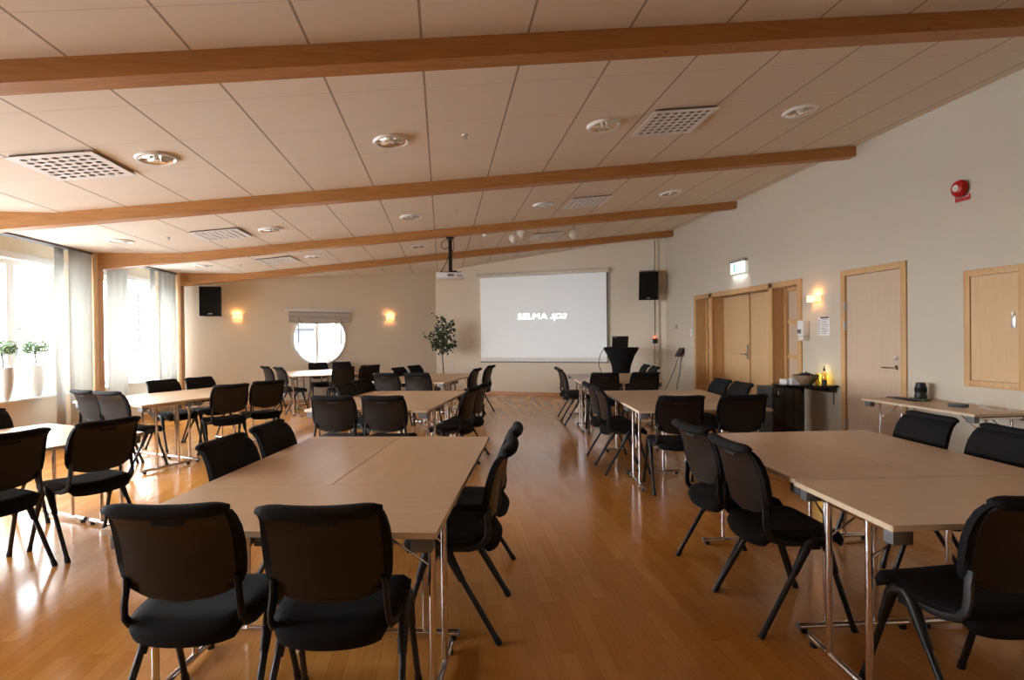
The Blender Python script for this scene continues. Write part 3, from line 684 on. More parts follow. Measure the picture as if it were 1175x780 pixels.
# ------------------------------------------------------------------ potted topiaries on the sill
def leaf_cloud(m, c, rad, n, size, rng, squash=1.0, fill=.5):
    for i in range(n):
        while True:
            d = Vector((rng.uniform(-1, 1), rng.uniform(-1, 1), rng.uniform(-1, 1)))
            if fill * .6 < d.length < 1: break
        p = Vector(c) + Vector((d.x * rad, d.y * rad, d.z * rad * squash))
        a = Vector((rng.gauss(0, 1), rng.gauss(0, 1), rng.gauss(0, .6))).normalized(); b = a.cross(Vector((rng.gauss(0, 1), rng.gauss(0, 1), rng.gauss(0, 1)))).normalized()
        s_ = size * rng.uniform(.7, 1.25); nn = a.cross(b)
        vs = [m.bm.verts.new(q) for q in (p - a * s_, p - b * s_ * .42 + nn * s_ * .1, p + a * s_, p + b * s_ * .42 + nn * s_ * .1)]
        m.bm.faces.new(vs)
def topiary(loc, label, seed):
    rng = random.Random(seed)
    r = empty('potted_topiary', loc, 0, label, 'potted plant', 'potted topiaries on the window sill')
    MB().lathe([(0, 0), (.055, 0), (.062, .01), (.092, .16), (.103, .28), (.100, .38), (.096, .405), (.088, .405), (.090, .36), (0, .36)], seg=28).build('pot', M['pot'], r)
    MB().lathe([(0, .355), (.089, .355), (.089, .375), (0, .38)], seg=20).build('soil', M['soil'], r)
    MB().tube([(0, 0, .36), (.008, .004, .46), (-.006, .0, .56), (.004, 0, .66)], .009).tube([(0, 0, .55), (.04, .02, .66)], .006).tube([(0, 0, .55), (-.05, -.02, .65)], .006).build('stem', M['bark'], r)
    m = MB(); leaf_cloud(m, (0, 0, .645), .15, 560, .021, rng, .66)
    m.build('foliage', M['leaf2'], r)
    return r
topiary((-5.29, 7.90, WZ0), 'small round topiary in a tall white pot, right one on the window sill', 3)
topiary((-5.29, 7.36, WZ0), 'small round topiary in a tall white pot at the left picture edge', 4)

# ------------------------------------------------------------------ ficus
rng = random.Random(11)
fc = empty('potted_ficus', (.00, 12.95, 0), 0, 'slim ficus tree standing where the two back walls meet', 'potted plant')
MB().lathe([(0, 0), (.14, 0), (.15, .02), (.19, .30), (.195, .34), (.18, .34), (.175, .30), (0, .30)], seg=28).build('pot', M['pot'], fc)
MB().lathe([(0, .30), (.17, .30), (.17, .31), (0, .315)], seg=20).build('soil', M['soil'], fc)
m = MB().tube([(.03, 0, .30), (.02, 0, .6), (.005, 0, .85), (0, 0, .98)], [.017, .014, .012, .011])
tips = []
for k in range(16):
    a = 2 * PI * k / 16 + rng.uniform(-.2, .2); rr = rng.uniform(.20, .38); h_ = rng.uniform(1.10, 1.72)
    if k % 4 == 0: rr *= .35; h_ = rng.uniform(1.55, 1.85)
    p = (rr * math.cos(a), rr * math.sin(a), h_); tips.append(p)
    m.tube([(0, 0, .97), (p[0] * .35, p[1] * .35, .97 + (h_ - .97) * .45), p], [.008, .006, .003], 6)
m.build('trunk', M['bark'], fc)
m = MB()
for p in tips:
    for _ in range(34):
        f_ = rng.uniform(.45, 1.12); b_ = Vector((p[0] * f_, p[1] * f_, .97 + (p[2] - .97) * f_)) + Vector((rng.gauss(0, .05), rng.gauss(0, .05), rng.gauss(0, .05)))
        d = Vector((rng.gauss(0, 1), rng.gauss(0, 1), rng.gauss(.1, .7))).normalized(); s_ = rng.uniform(.065, .095); sd_ = d.cross(Vector((rng.gauss(0, 1), rng.gauss(0, 1), rng.gauss(0, 1)))).normalized(); n_ = d.cross(sd_)
        vs = [m.bm.verts.new(q) for q in (b_, b_ + d * s_ * .5 - sd_ * s_ * .33 + n_ * .006, b_ + d * s_ * 1.1, b_ + d * s_ * .5 + sd_ * s_ * .33 + n_ * .006)]
        m.bm.faces.new(vs)
m.build('foliage', M['leaf'], fc)

# ------------------------------------------------------------------ lectern table with laptop
ld = empty('cocktail_table', (3.60, 10.75, 0), 0, 'tall cocktail table in a waisted black stretch cover before the back wall', 'cocktail table')
m = MB(); prof = [(.30, .02), (.27, .12), (.20, .35), (.17, .60), (.20, .80), (.27, .98), (.34, 1.10), (.355, 1.135), (.35, 1.15), (0, 1.152)]
m.lathe(prof, seg=32); m.build('stretch_cover', M['fabric'], ld)
for k in range(4):
    a = PI / 4 + k * PI / 2; MB().lathe([(0, 0), (.035, 0), (.035, .03), (.02, .05), (0, .05)], c=(.28 * math.cos(a), .28 * math.sin(a), 0), seg=12).build('foot', M['blackplastic'], ld)
lp = empty('laptop', (3.58, 10.76, 1.152), math.radians(-4), 'dark laptop seen from behind, open on the tall black table', 'laptop')
MB().b2((-.165, -.02, 0), (.165, .20, .016), bevel=.003).build('base', M['laptop'], lp)
scr = MB().box((0, -.035, .118), (.33, .008, .225), Matrix.Rotation(math.radians(12), 3, 'X'), bevel=.003).build('lid', M['laptop'], lp)
MB().box((-.0, -.044, .118), (.03, .002, .03), Matrix.Rotation(math.radians(12), 3, 'X')).build('emblem', M['blackplastic'], scr)
MB().box((-.11, -.0635, .205), (.07, .002, .012), Matrix.Rotation(math.radians(12), 3, 'X')).build('sticker', M['lightbracket'], scr)
k_ = MB().tube([(3.44, 10.70, 1.16), (3.22, 10.62, 1.16), (3.12, 10.62, 1.0), (3.10, 10.64, .8), (3.18, 10.66, .62), (3.32, 10.6, .35), (3.3, 10.5, .012)], .007).build('power_cable', M['blackplastic']); tag(k_, 'black cable looping from the laptop down beside the tall black table', 'cable')

# ------------------------------------------------------------------ black side table with cabinet, basket, bottle
sx, sy = 4.50, 6.52
stb = empty('side_table', (sx, sy, 0), 0, 'glossy black rounded side table against the wall beneath the wall lamp', 'side table')
gl = plain('gloss_black', (.01, .01, .01), .12); M['glossblack'] = gl
pts = [(.34, -.37), (.34, .40)] + [(.34 - .0 + .0 - .34 * 1.0 * math.sin(a) - .0, .015 + .385 * math.cos(a)) for a in [PI * k / 16 for k in range(1, 16)]]
pts = [(.34, .37)] + [(.34 - .62 * math.sin(PI * k / 20), .015 + .355 * math.cos(PI * k / 20)) for k in range(1, 20)] + [(.34, -.34)]
MB().prism(pts, .725, .75, 'xy').build('tabletop', gl, stb)
MB().b2((.26, -.30, .66), (.345, .35, .725)).prism([(.345, .50), (.345, .66), (.10, .66 + .06), (.345, .72)], -.25, -.235, 'xz').build('wall_bracket', M['blackmetal'], stb)
cab = empty('black_cabinet', (4.35, 6.62, 0), 0, 'narrow black cabinet standing at the left end of the black side table', 'cabinet')
MB().b2((-.22, -.17, .03), (.22, .17, .715), bevel=.006).build('body', M['blackplastic'], cab)
dr = MB().b2((-.215, -.185, .05), (.215, -.17, .71), bevel=.004).b2((-.06, -.19, .05), (-.05, -.184, .71)).b2((.06, -.19, .05), (.07, -.184, .71)).build('door', M['glossblack'], cab)
MB().b2((-.165, -.20, .62), (-.145, -.185, .67)).build('handle', M['chrome'], dr)
MB().b2((-.19, -.16, 0), (.19, .16, .03)).build('plinth', M['blackmetal'], cab)
bs = empty('wicker_basket', (4.585, 6.44, .75), 0, 'round woven basket piled with dark things on the black side table', 'basket')
MB().lathe([(0, 0), (.07, 0), (.085, .01), (.13, .06), (.155, .105), (.158, .115), (.148, .115), (.14, .10), (.0, .07)], seg=32).build('bowl', M['wicker'], bs)
m = MB(); rng = random.Random(5)
for k in range(46):
    a = rng.uniform(0, 2 * PI); rr = rng.uniform(0, .115); p = Vector((rr * math.cos(a), rr * math.sin(a), .095 + .04 * (1 - rr / .12) + rng.uniform(0, .012))); d = Vector((rng.gauss(0, 1), rng.gauss(0, 1), rng.gauss(0, .3))).normalized() * .022
    m.tube([p - d, p, p + d + Vector((0, 0, .004))], .007, 5)
o = m.build('basket_contents', M['ink'], bs); o['kind'] = 'stuff'
bt = empty('sanitizer_bottle', (4.715, 6.27, .75), 0, 'clear bottle with a dark cap and dark label on the side table', 'bottle')
MB().lathe([(0, 0), (.028, 0), (.030, .01), (.030, .14), (.022, .165), (.012, .175), (0, .175)], seg=20).build('glass_body', M['bottle'], bt)
MB().lathe([(.0305, .005), (.031, .006), (.031, .06), (.0305, .061)], seg=20).build('label_band', M['ink'], bt)
MB().lathe([(0, .175), (.014, .175), (.014, .20), (.006, .205), (.006, .235), (0, .235)], seg=14).build('cap', M['blackplastic'], bt)
jr = empty('candle_lantern', (4.765, 6.41, .75), 0, 'glowing yellow-green glass lantern behind the basket', 'lantern')
MB().lathe([(.055, 0), (.062, .01), (.066, .07), (.060, .125), (.062, .13), (.058, .13), (.062, .07), (.056, .012), (0, .01)], seg=24).build('glass_jar', M['jar'], jr)
MB().lathe([(0, .01), (.02, .01), (.02, .03), (0, .03)], seg=12).build('tealight', M['white'], jr)
MB().lathe([(0, .032), (.008, .042), (.005, .055), (0, .068)], seg=10).build('flame', M['candle'], jr)
li = bpy.data.lights.new('lantern_light', 'POINT'); li.energy = .55; li.color = (1, .76, .38); li.shadow_soft_size = .02
lo = bpy.data.objects.new('lantern_light', li); COL.objects.link(lo); lo.parent = jr; lo.location = (.0, 0, .09)
for i, (dx, dy, s, rz, lb) in enumerate(((4.42, 6.60, (.09, .13, .055), .1, 'white folded card stack on the side table, left of the basket'), (4.47, 6.50, (.10, .12, .07), -.3, 'taller pile of white napkins against the wicker basket'))):
    o = MB()
    for k in range(6): o.box((0, 0, s[2] * (k + .5) / 6), (s[0] * (1 - .02 * (k % 2)), s[1] * (1 - .03 * (k % 3)), s[2] / 6 * .96), Matrix.Rotation(.03 * (k % 3 - 1), 3, 'Z'))
    o = o.build('paper_stack', M['paper']); o.location = (dx, dy, .75); o.rotation_euler = (0, 0, rz); tag(o, lb, 'paper stack')

# ------------------------------------------------------------------ tables
TZ = .727
def rounded_rect(w_, d_, r, n=5):
    P = []
    for cx_, cy_, a0 in ((w_ / 2 - r, d_ / 2 - r, 0), (-w_ / 2 + r, d_ / 2 - r, PI / 2), (-w_ / 2 + r, -d_ / 2 + r, PI), (w_ / 2 - r, -d_ / 2 + r, 1.5 * PI)):
        for k in range(n + 1): P.append((cx_ + r * math.cos(a0 + k * PI / 2 / n), cy_ + r * math.sin(a0 + k * PI / 2 / n)))
    return P
def make_table():
    r = empty('folding_table', cat='table')
    W, D = 1.2, .6
    P = rounded_rect(W - .001, D - .001, .008, 3)
    MB().prism(P, TZ - .022, TZ, 'xy').build('tabletop', M['top'], r, angle=30)
    rim = MB(); n = len(P); b = rim.bm
    outer = rounded_rect(W, D, .009, 3)
    A_ = [b.verts.new((x, y, TZ - .021)) for x, y in outer]; B_ = [b.verts.new((x, y, TZ - .0015)) for x, y in outer]
    C_ = [b.verts.new((x, y, TZ - .0015)) for x, y in P]; D_ = [b.verts.new((x, y, TZ - .021)) for x, y in P]
    for i in range(n):
        j = (i + 1) % n
        b.faces.new((A_[i], A_[j], B_[j], B_[i])); b.faces.new((B_[i], B_[j], C_[j], C_[i])); b.faces.new((C_[i], C_[j], D_[j], D_[i])); b.faces.new((D_[i], D_[j], A_[j], A_[i]))
    rim.build('edge_band', M['edge'], r)
    for sx_ in (-1, 1):
        x = sx_ * .545
        f = MB(); zt = TZ - .045
        f.cyl((x, -.20, zt), (x, .24, zt), .013, 14)
        for yy in (-.11, .13): f.cyl((x, yy, .03), (x, yy, zt), .0135, 14)
        f.cyl((x, -.265, .03), (x, .265, .03), .0145, 14)
        f.cyl((x, -.11, .52), (x - sx_ * .012, -.11, .52), .008, 8).cyl((x, .13, .52), (x - sx_ * .012, .13, .52), .008, 8)
        fr = f.build('leg_frame', M['chrome'], r)
        for yy in (-.24, .24): MB().cyl((x, yy, 0), (x, yy, .022), .016, 12).build('foot', M['blackplastic'], fr)
        for yy in (-.267, .267): MB().cyl((x, yy - .004, .03), (x, yy + .004, .03), .016, 14).build('end_cap', M['greyplastic'], fr)
        MB().cyl((x, -.11, .53), (sx_ * .30, -.11, TZ - .03), .0045, 8).cyl((x, .13, .53), (sx_ * .30, .13, TZ - .03), .0045, 8).cyl((sx_ * .30, -.13, TZ - .03), (sx_ * .30, .15, TZ - .03), .006, 8).build('folding_brace', M['chrome'], r)
        for sy_ in (-1, 1): MB().box((sx_ * .543, sy_ * .255, TZ - .022 - .028), (.075, .048, .054), bevel=.003).build('corner_bracket', M['greyplastic'], r)
    MB().b2((-.50, -.012, TZ - .05), (.50, .012, TZ - .022)).build('centre_rail', M['blackmetal'], r)
    return r
tb = make_table(); reg(tb)
GT = 'folding tables with pale birch tops'
# blocks: near-left corner, yaw in degrees, extra slide of the transverse table
blocks = {
 1: ((-1.208, 2.102), -10.6, 'in the nearest block left of the aisle'),
 2: ((1.553, 1.704), -4.0, 'in the nearest block right of the aisle'),
 3: ((1.709, 4.644), -6.2, 'in the middle block right of the aisle'),
 4: ((1.95, 7.66), -7.0, 'in the far block before the tall black cocktail table'),
 5: ((-1.30, 5.36), -14., 'in the middle block left of the aisle'),
 6: ((-1.10, 8.60), -20., 'in the far block before the ficus'),
 7: ((-2.70, 10.25), 20., 'in the block under the round window'),
 8: ((-4.11, 6.69), -31., 'in the block in front of the far side window'),
 9: ((-4.11, 3.36), -30.5, 'in the block below the potted topiaries'),
}
def frm(bk, u, v):
    (x, y), yaw, _ = blocks[bk]; a = math.radians(yaw); c_, s_ = math.cos(a), math.sin(a)
    return (x + c_ * u - s_ * v, y + s_ * u + c_ * v)
for bk, ((x, y), yaw, where) in blocks.items():
    a = math.radians(yaw)
    p = frm(bk, .6 + (-.02 if bk == 2 else 0), .3); place(tb, (*p, 0), a, 'crosswise birch-topped folding table ' + where, GT)
    gp = .298 if bk == 1 else .3
    p = frm(bk, gp, 1.202); place(tb, (*p, 0), a + PI / 2, 'left lengthwise birch-topped folding table ' + where, GT)
    p = frm(bk, 1.2 - gp, 1.202); place(tb, (*p, 0), a + PI / 2, 'right lengthwise birch-topped folding table ' + where, GT)
place(tb, (4.545, 4.50, 0), PI / 2, 'folding table pushed against the right wall, holding a camera lens', GT)

# things on the wall table
ln = empty('camera_lens', (4.73, 4.90, TZ), 0, 'stubby black camera lens standing on the table by the right wall', 'camera lens')
MB().lathe([(0, 0), (.046, 0), (.053, .014), (.053, .04), (.046, .058), (.050, .07), (.050, .12), (.042, .14), (.042, .16), (.034, .166), (0, .166)], seg=28).build('barrel', M['blackplastic'], ln)
MB().lathe([(.050, .075), (.052, .076), (.052, .112), (.050, .113)], seg=36).build('zoom_ring', M['fabric'], ln)
cs = MB().b2((-.05, -.09, 0), (.05, .09, .018), bevel=.004).build('dark_case', M['greenbook']); cs.location = (4.60, 4.80, TZ); cs.rotation_euler = (0, 0, .35); tag(cs, 'flat dark green case lying in front of the camera lens', 'case')
cp2 = MB().tube([(0, 0, .008), (.0, .12, .008), (.02, .24, .009), (-.01, .36, .008)], [.006, .011, .009, .005], 8).box((.01, .20, .012), (.03, .12, .02), Matrix.Rotation(.2, 3, 'Z')).build('strap', M['blackplastic']); cp2.location = (4.52, 4.72, TZ); tag(cp2, 'black strap stretched along the wall table left of the lens', 'strap')
ad = MB().b2((-.03, -.07, 0), (.03, .07, .028), bevel=.004).build('battery_charger', M['blackplastic']); ad.location = (4.55, 4.33, TZ); ad.rotation_euler = (0, 0, .5); tag(ad, 'small black charger box lying mid-table by the right wall', 'charger')
m = MB(); pts = []
for k in range(60):
    t_ = k / 59; pts.append((4.58 + .06 * math.sin(t_ * 9) + .1 * t_, 4.26 - .30 * t_ + .06 * math.cos(t_ * 14), TZ + .006 + max(0, .05 * math.sin(t_ * 17))))
m.tube(pts, .002, 5); m = m.build('thin_cord', M['paper']); tag(m, 'thin pale cord curling over the table by the right wall', 'cord')

# ------------------------------------------------------------------ chairs
def make_chair():
    r = empty('conference_chair', cat='chair')
    # seat cushion
    def seat_pt(u, v, top):
        # u,v in -1..1 ; rounded outline
        ry = .235; rx_ = .225 + .012 * v
        k = 4.0
        # squircle mapping
        x = u * math.sqrt(max(0, 1 - .32 * v * v * u * u)) ; y = v * math.sqrt(max(0, 1 - .32 * u * u * v * v))
        X = x * rx_; Y = y * ry + .005
        e = max(abs(u), abs(v))
        dip = -.012 * (1 - u * u) * (1 - v * v) + .008 * u * u
        front = -.035 * max(0, v - .45) ** 2 / .3
        rear = -.03 * max(0, -v - .6) ** 2 / .16
        zt = .468 + dip + front + rear - .022 * max(0, e - .80) ** 1.3 / .2 ** 1.3 * 1.0
        if top: return (X, Y, zt)
        th = .052 + .012 * (1 - u * u)
        return (X * .96, Y * .96, .468 + front * 1.2 + rear * 1.1 - th + .012 * max(0, e - .7) / .3)
    N = 12
    g = [-1 + 2 * i / N for i in range(N + 1)]
    P = [[seat_pt(u, v, True) for u in g] for v in g]; Q = [[seat_pt(u, v, False) for u in g] for v in g]
    MB().closed_shell(P, Q).build('seat', M['fabric'], r, angle=75)
    # backrest: padded body with rolled top
    prof = [(-.180, .545), (-.188, .60), (-.196, .66), (-.206, .72), (-.222, .775), (-.243, .818), (-.268, .845)]
    def back_pt(u, i, f):
        y, z = prof[i]; t_ = i / (len(prof) - 1)
        hw = .196 + .014 * math.sin(PI * min(1, t_ * 1.1)) 
        if i == 0: z += .028 * abs(u) ** 4 - .016 * (1 - u * u)
        if i == 1: z += .008 * abs(u) ** 3
        if i == 0: hw *= .955
        cx_ = u * hw
        yy = y + .022 * u * u * (1 - .3 * t_)
        if f: return (cx_, yy + .012 * (1 - u * u) ** .5 + .010, z)
        return (cx_, yy - .016, z)
    gu = [-1 + 2 * k / 14 for k in range(15)]
    P = [[back_pt(u, i, True) for u in gu] for i in range(len(prof))]; Q = [[back_pt(u, i, False) for u in gu] for i in range(len(prof))]
    bk_ = MB().closed_shell(P, Q)
    pts = []
    for k in range(15):
        u = gu[k]; pts.append((u * .197, -.283 + .018 * u * u, .849 + .008 * abs(u) ** 2))
    rr = [.012, .022] + [.0255] * 11 + [.022, .012]
    bk_.tube(pts, rr, 12, flat=(1.25, .95))
    bk_.build('backrest', M['fabric'], r, angle=70)
    # rear shell panel
    def sh(u, i, o_):
        y, z = prof[i]; t_ = i / (len(prof) - 1); hw = .183
        if i == 0: z += .024 * abs(u) ** 4 + .006 - .006 * (1 - u * u); hw = .178
        if i == 1: z += .008 * abs(u) ** 3
        return (u * hw, y + .022 * u * u * (1 - .3 * t_) - .016 - o_, z - (.006 if i == len(prof) - 1 else 0))
    P = [[sh(u, i, .007) for u in gu] for i in range(len(prof))]; Q = [[sh(u, i, -.002) for u in gu] for i in range(len(prof))]
    s_ = MB().closed_shell(P, Q)
    s_.build('back_shell', M['shell'], r, angle=70)
    MB().box((0, -.262, .806), (.10, .006, .014), Matrix.Rotation(-.35, 3, 'X')).build('grip_slot', M['dark'], r)
    MB().tube([(-.178, -.172, .572), (-.10, -.192, .545), (0, -.198, .533), (.10, -.192, .545), (.178, -.172, .572)], .008, 8, flat=(.8, 1.3)).build('lumbar_bar', M['blackplastic'], r)
    for sx_ in (-1, 1):
        x = sx_ * .207
        MB().tube([(x * .98, .12, .425), (x * .98, .02, .418), (x * .97, -.10, .420), (x * .955, -.155, .436), (x * .94, -.181, .468), (x * .925, -.187, .51), (x * .90, -.184, .56), (x * .88, -.188, .61)], .012, 8, flat=(.8, 1.35)).build('side_rail', M['blackplastic'], r)
        xb = sx_ * .212
        m = MB()
        # inverted V bracket with sleeves
        m.tube([(xb, .03, .440), (xb, .070, .437), (xb * 1.0, .098, .408), (xb * 1.01, .115, .35), (xb * 1.025, .137, .28)], [.016, .021, .023, .0195, .0160], 10)
        m.tube([(xb, .075, .438), (xb, .03, .440), (xb, .005, .412), (xb * 1.005, -.022, .36), (xb * 1.02, -.066, .28)], [.016, .021, .023, .0195, .0160], 10)
        m.b2((min(xb, xb - sx_ * .03), -.02, .40), (max(xb, xb - sx_ * .03), .10, .425))
        m.build('leg_bracket', M['blackplastic'], r)
        for (a, b) in (((xb * 1.005, .095, .40), (sx_ * .228, .225, .0)), ((xb * 1.005, .003, .40), (sx_ * .232, -.238, .0))):
            a = Vector(a); b = Vector(b); d = (a - b).normalized()
            l = MB().cyl(b + d * .022, a, .0125, 12).build('leg', M['blackmetal'], r)
            MB().cyl(b + Vector((0, 0, .0)) + d * .0, b + d * .035, .0155, 12, .0150).build('foot', M['blackplastic'], l)
    MB().b2((-.21, .03, .385), (.21, .07, .40)).b2((-.12, -.10, .395), (.12, .14, .41)).build('seat_frame', M['blackmetal'], r)
    return r
chp = make_chair(); reg(chp)
GC = 'black conference chairs around the tables'
def chair(x, y, phi, label):
    a = math.radians(phi); o = (x - math.sin(a) * .283, y + math.cos(a) * .283)
    return place(chp, (*o, 0), a, label, GC)
CH_LIST = [
 (-0.882, 1.855, -6, 'left of the two large black chairs backing the camera at the nearest left tables'),
 (-0.390, 1.765, -6, 'right of the two large black chairs backing the camera at the nearest left tables'),
 (0.335, 2.680, 78, 'black chair in side view on the aisle side of the nearest left tables, nearer one'),
 (0.430, 3.155, 79, 'black chair in side view on the aisle side of the nearest left tables, farther one'),
 (-1.180, 3.080, -103, 'black chair beyond the left edge of the nearest left tables, nearer one'),
 (-1.100, 3.576, -100, 'black chair beyond the left edge of the nearest left tables, farther one'),
 (1.395, 2.570, -92, 'black chair on the aisle side of the nearest right tables, nearer one'),
 (1.420, 3.060, -88, 'black chair on the aisle side of the nearest right tables, farther one'),
 (3.100, 3.120, 85, 'black chair facing left on the wall side of the nearest right tables, farther one'),
 (3.070, 2.585, 84, 'black chair facing left, cut by the picture edge below the wall cabinet'),
 (1.900, 1.500, 1, 'large black chair at the bottom right corner with its back cut off'),
 (2.030, 4.460, -9, 'black chair backing the camera at the middle right tables, left of the pair'),
 (2.578, 4.417, -9, 'black chair backing the camera at the middle right tables, right of the pair'),
 (1.595, 5.980, -94, 'black chair on the aisle side of the middle right tables, farther one'),
 (1.565, 5.520, -94, 'black chair on the aisle side of the middle right tables, nearer one'),
 (3.260, 6.030, 88, 'black chair before the double door at the middle right tables, farther one'),
 (3.237, 5.553, 88, 'black chair before the double door at the middle right tables, nearer one'),
 (2.273, 7.487, -10, 'black chair backing the camera below the projection screen, left of the far right pair'),
 (2.848, 7.425, -5, 'black chair backing the camera under the laptop, right of the far right pair'),
 (1.900, 9.050, -95, 'black chair in side view at the aisle side of the far right tables, farther one'),
 (1.845, 8.560, -95, 'black chair in side view at the aisle side of the far right tables, nearer one'),
 (3.620, 9.380, 82, 'small black chair right of the cocktail table, farther one'),
 (3.556, 8.800, 85, 'small black chair right of the cocktail table, nearer one'),
 (-1.011, 5.152, -9, 'black chair backing the camera at the middle left tables, left of the pair'),
 (-0.547, 5.045, -11, 'black chair backing the camera at the middle left tables, right of the pair'),
 (0.345, 5.750, 68, 'black chair on the aisle side of the middle left tables, nearer one'),
 (0.495, 6.200, 70, 'black chair on the aisle side of the middle left tables, farther one'),
 (-1.152, 6.550, -112, 'black chair on the window side of the middle left tables, nearer one'),
 (-1.025, 7.050, -112, 'black chair on the window side of the middle left tables, farther one'),
 (-0.862, 8.375, -18, 'black chair backing the camera at the tables before the ficus, left of the pair'),
 (-0.389, 8.215, -18, 'black chair backing the camera at the tables before the ficus, right of the pair'),
 (-0.796, 9.870, -118, 'black chair at the far left side of the tables before the ficus, left one'),
 (-0.547, 10.470, -122, 'black chair at the far left side of the tables before the ficus, right one'),
 (0.593, 9.150, 68, 'black chair on the aisle side of the tables before the ficus, nearer one'),
 (0.900, 10.000, 66, 'black chair on the aisle side of the tables before the ficus, farther one'),
 (-2.700, 12.350, 208, 'black chair directly under the round window, left one'),
 (-2.240, 12.600, 200, 'black chair under the right rim of the round window, half hidden'),
 (-1.800, 10.400, 24, 'black chair turned sideways in front of the round window tables'),
 (-1.380, 10.880, 30, 'black chair turned sideways right of the round window tables'),
 (-3.420, 11.100, -52, 'black chair left of the round window tables, farther one'),
 (-3.060, 10.680, -52, 'black chair left of the round window tables, nearer one'),
 (-2.446, 6.767, 38, 'black chair on the room side of the side window tables, nearer one'),
 (-2.167, 7.224, 38, 'black chair on the room side of the side window tables, farther one'),
 (-3.690, 7.760, 235, 'black chair behind the side window tables under the sheer curtain'),
 (-3.410, 8.180, 235, 'black chair behind the side window tables beside the left back wall'),
 (-3.860, 6.405, -32, 'black chair left of the pair at the near end of the side window tables'),
 (-3.465, 6.151, -26, 'black chair right of the pair at the near end of the side window tables'),
 (-2.470, 3.500, 62, 'black chair cut by the left picture edge at the topiary-side tables'),
 (-2.190, 3.937, 58, 'black chair at the topiary-side tables whose legs show fully on the glossy floor'),
 (-3.570, 4.670, 240, 'black chair far side of the topiary-side tables, mostly outside the left edge'),
]
for x, y, p, lb in CH_LIST: chair(x, y, p, lb)

# ------------------------------------------------------------------ outdoors
gr = MB().quad((-80, -40, -.6), (-5.8, -40, -.6), (-5.8, 60, -.6), (-80, 60, -.6)).quad((-5.8, 12.5, -.6), (20, 12.5, -.6), (20, 60, -.6), (-5.8, 60, -.6)).build('ground', M['snow']); struct(gr, 'snow-covered ground outside')
def bare_tree(loc, h_, seed, label):
    rng = random.Random(seed); r = empty('bare_tree', loc, 0, label, 'tree', 'frosted trees outside the windows'); m = MB()
    m.tube([(0, 0, 0), (.05, .03, h_ * .4), (0, 0, h_ * .85)], [.14, .1, .03], 7)
    for k in range(34):
        z = h_ * rng.uniform(.2, .85); a = rng.uniform(0, 2 * PI); L_ = h_ * .34 * (1.1 - z / h_) * rng.uniform(.6, 1.2); p = Vector((L_ * math.cos(a), L_ * math.sin(a), z + L_ * .6))
        m.tube([(0, 0, z), tuple((Vector((0, 0, z)) + p) / 2 + Vector((0, 0, -.05))), tuple(p)], [.035, .02, .006], 5)
        for q in range(4):
            b0 = Vector((0, 0, z)).lerp(p, rng.uniform(.4, 1)); m.tube([tuple(b0), tuple(b0 + Vector((rng.gauss(0, .3), rng.gauss(0, .3), rng.uniform(.1, .5))))], [.012, .004], 4)
    m.build('trunk', M['frost'], r); m = MB()
    for k in range(9): leaf_cloud(m, (rng.gauss(0, h_ * .12), rng.gauss(0, h_ * .12), h_ * rng.uniform(.45, .85)), h_ * .16, 90, .09, rng)
    m.build('twigs', M['frost'], r)
for i, (x, y, h_, lb) in enumerate(((-17, 22.5, 4.0, 'frosted tree seen through the near window, left one'), (-19, 27.0, 3.6, 'frosted tree seen through the near window, right one'), (-13.5, 26.5, 4.6, 'frosted tree seen through the far side window'), (-24, 29, 4.2, 'pale distant tree beyond the potted topiaries'))):
    bare_tree((x, y, -.6), h_, 20 + i, lb)
# porch posts and railing outside the round window
t0 = onBL(RW[0], -1.6)
rl = empty('porch_railing', (t0.x, t0.y, -.1), angL, 'white porch railing outside the round window', 'railing')
MB().b2((-2.5, -.03, 1.02), (2.5, .03, 1.08)).b2((-2.5, -.02, .25), (2.5, .02, .30)).build('rail', M['white'], rl)
m = MB()
for k in range(38): m.b2((-2.45 + k * .13, -.012, .30), (-2.42 + k * .13, .012, 1.02))
m.build('balusters', M['lightbracket'], rl)['kind'] = 'stuff'
for dx in (-.75, .45):
    MB().b2((dx - .06, -.06, -.5), (dx + .06, .06, 2.9)).build('post', M['white'], rl)

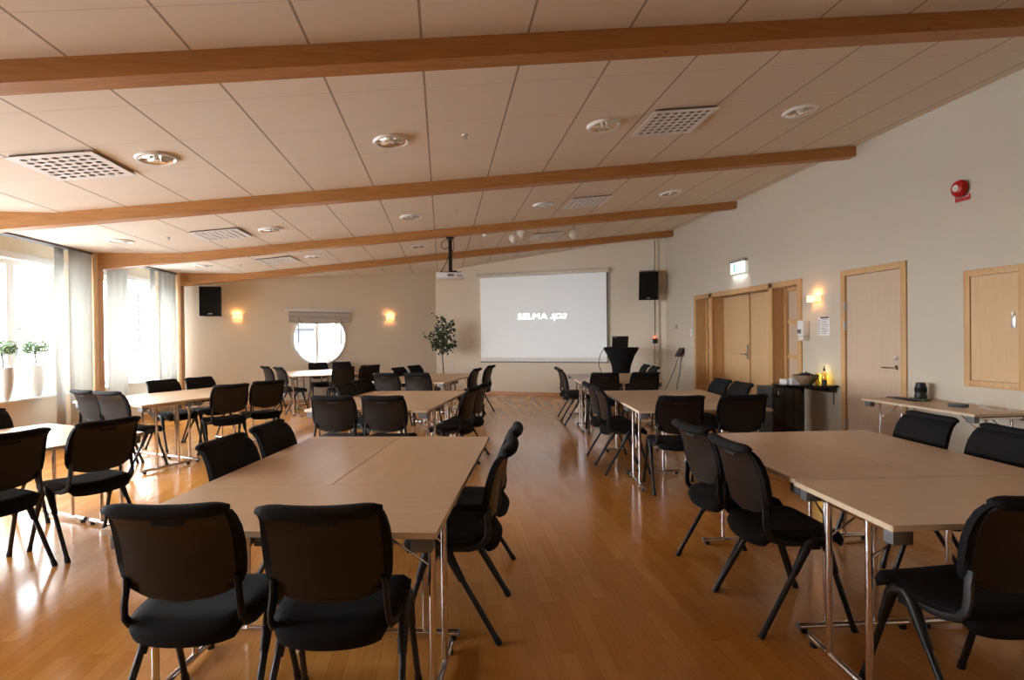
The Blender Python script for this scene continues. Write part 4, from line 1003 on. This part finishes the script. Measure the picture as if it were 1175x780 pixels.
sh_ = empty('garden_shed', (t0.x, t0.y, -.6), angL, 'dim grey shed wall seen through the round window', 'shed')
MB().b2((-.9, 3.0, 0), (1.25, 6.0, 2.3)).build('wall', M['shed'], sh_)
MB().prism([(2.9, 2.3), (4.5, 3.0), (6.1, 2.3)], -1.0, 1.35, 'yz').build('roof', M['frost'], sh_)
bare_tree((onBL(RW[0] + 3.6, -5.6).x, onBL(RW[0] + 3.6, -5.6).y, -.6), 3.4, 31, 'frosted tree seen through the right half of the round window')
# ------------------------------------------------------------------ light
wd = bpy.data.worlds.new('overcast_sky'); S.world = wd; wd.use_nodes = True
nt = wd.node_tree; bg = nt.nodes['Background']; 
tc = nt.nodes.new('ShaderNodeTexCoord'); nz = nt.nodes.new('ShaderNodeTexNoise'); nz.inputs['Scale'].default_value = 1.4
cr = nt.nodes.new('ShaderNodeValToRGB'); cr.color_ramp.elements[0].color = (.86, .92, 1, 1); cr.color_ramp.elements[1].color = (.95, .98, 1, 1)
nt.links.new(tc.outputs['Generated'], nz.inputs['Vector']); nt.links.new(nz.outputs['Fac'], cr.inputs[0]); nt.links.new(cr.outputs[0], bg.inputs['Color'])
bg.inputs['Strength'].default_value = 15.0
def portal(loc, rot, sx_, sy_):
    l = bpy.data.lights.new('window_portal', 'AREA'); l.shape = 'RECTANGLE'; l.size = sx_; l.size_y = sy_; l.cycles.is_portal = True
    o = bpy.data.objects.new('window_portal', l); COL.objects.link(o); o.location = loc; o.rotation_euler = rot
for a, b in wins: portal((XL - .20, (a + b) / 2, (WZ0 + WZ1) / 2), (0, -PI / 2, 0), WZ1 - WZ0, b - a)

# ------------------------------------------------------------------ camera
cam = bpy.data.cameras.new('camera'); cam.sensor_width = 36; cam.lens = 36 * 628.18 / 1175; cam.clip_start = .05
co_ = bpy.data.objects.new('camera', cam); COL.objects.link(co_)
rt = Vector((.9919107, -.1264851, -.0107035)); upv = Vector((.0113968, .0047586, .9999237)); fw = Vector((.1264246, .9919571, -.0061617))
mt = Matrix((( rt.x, upv.x, -fw.x, 0), (rt.y, upv.y, -fw.y, 0), (rt.z, upv.z, -fw.z, 1.394), (0, 0, 0, 1)))
co_.matrix_world = mt
S.camera = co_
S.view_settings.view_transform = 'Standard'; S.view_settings.look = 'None'; S.view_settings.exposure = .97; S.view_settings.gamma = 1
S.view_settings.use_curve_mapping = False
S.cycles.max_bounces = 10; S.cycles.diffuse_bounces = 6; S.cycles.sample_clamp_indirect = 8
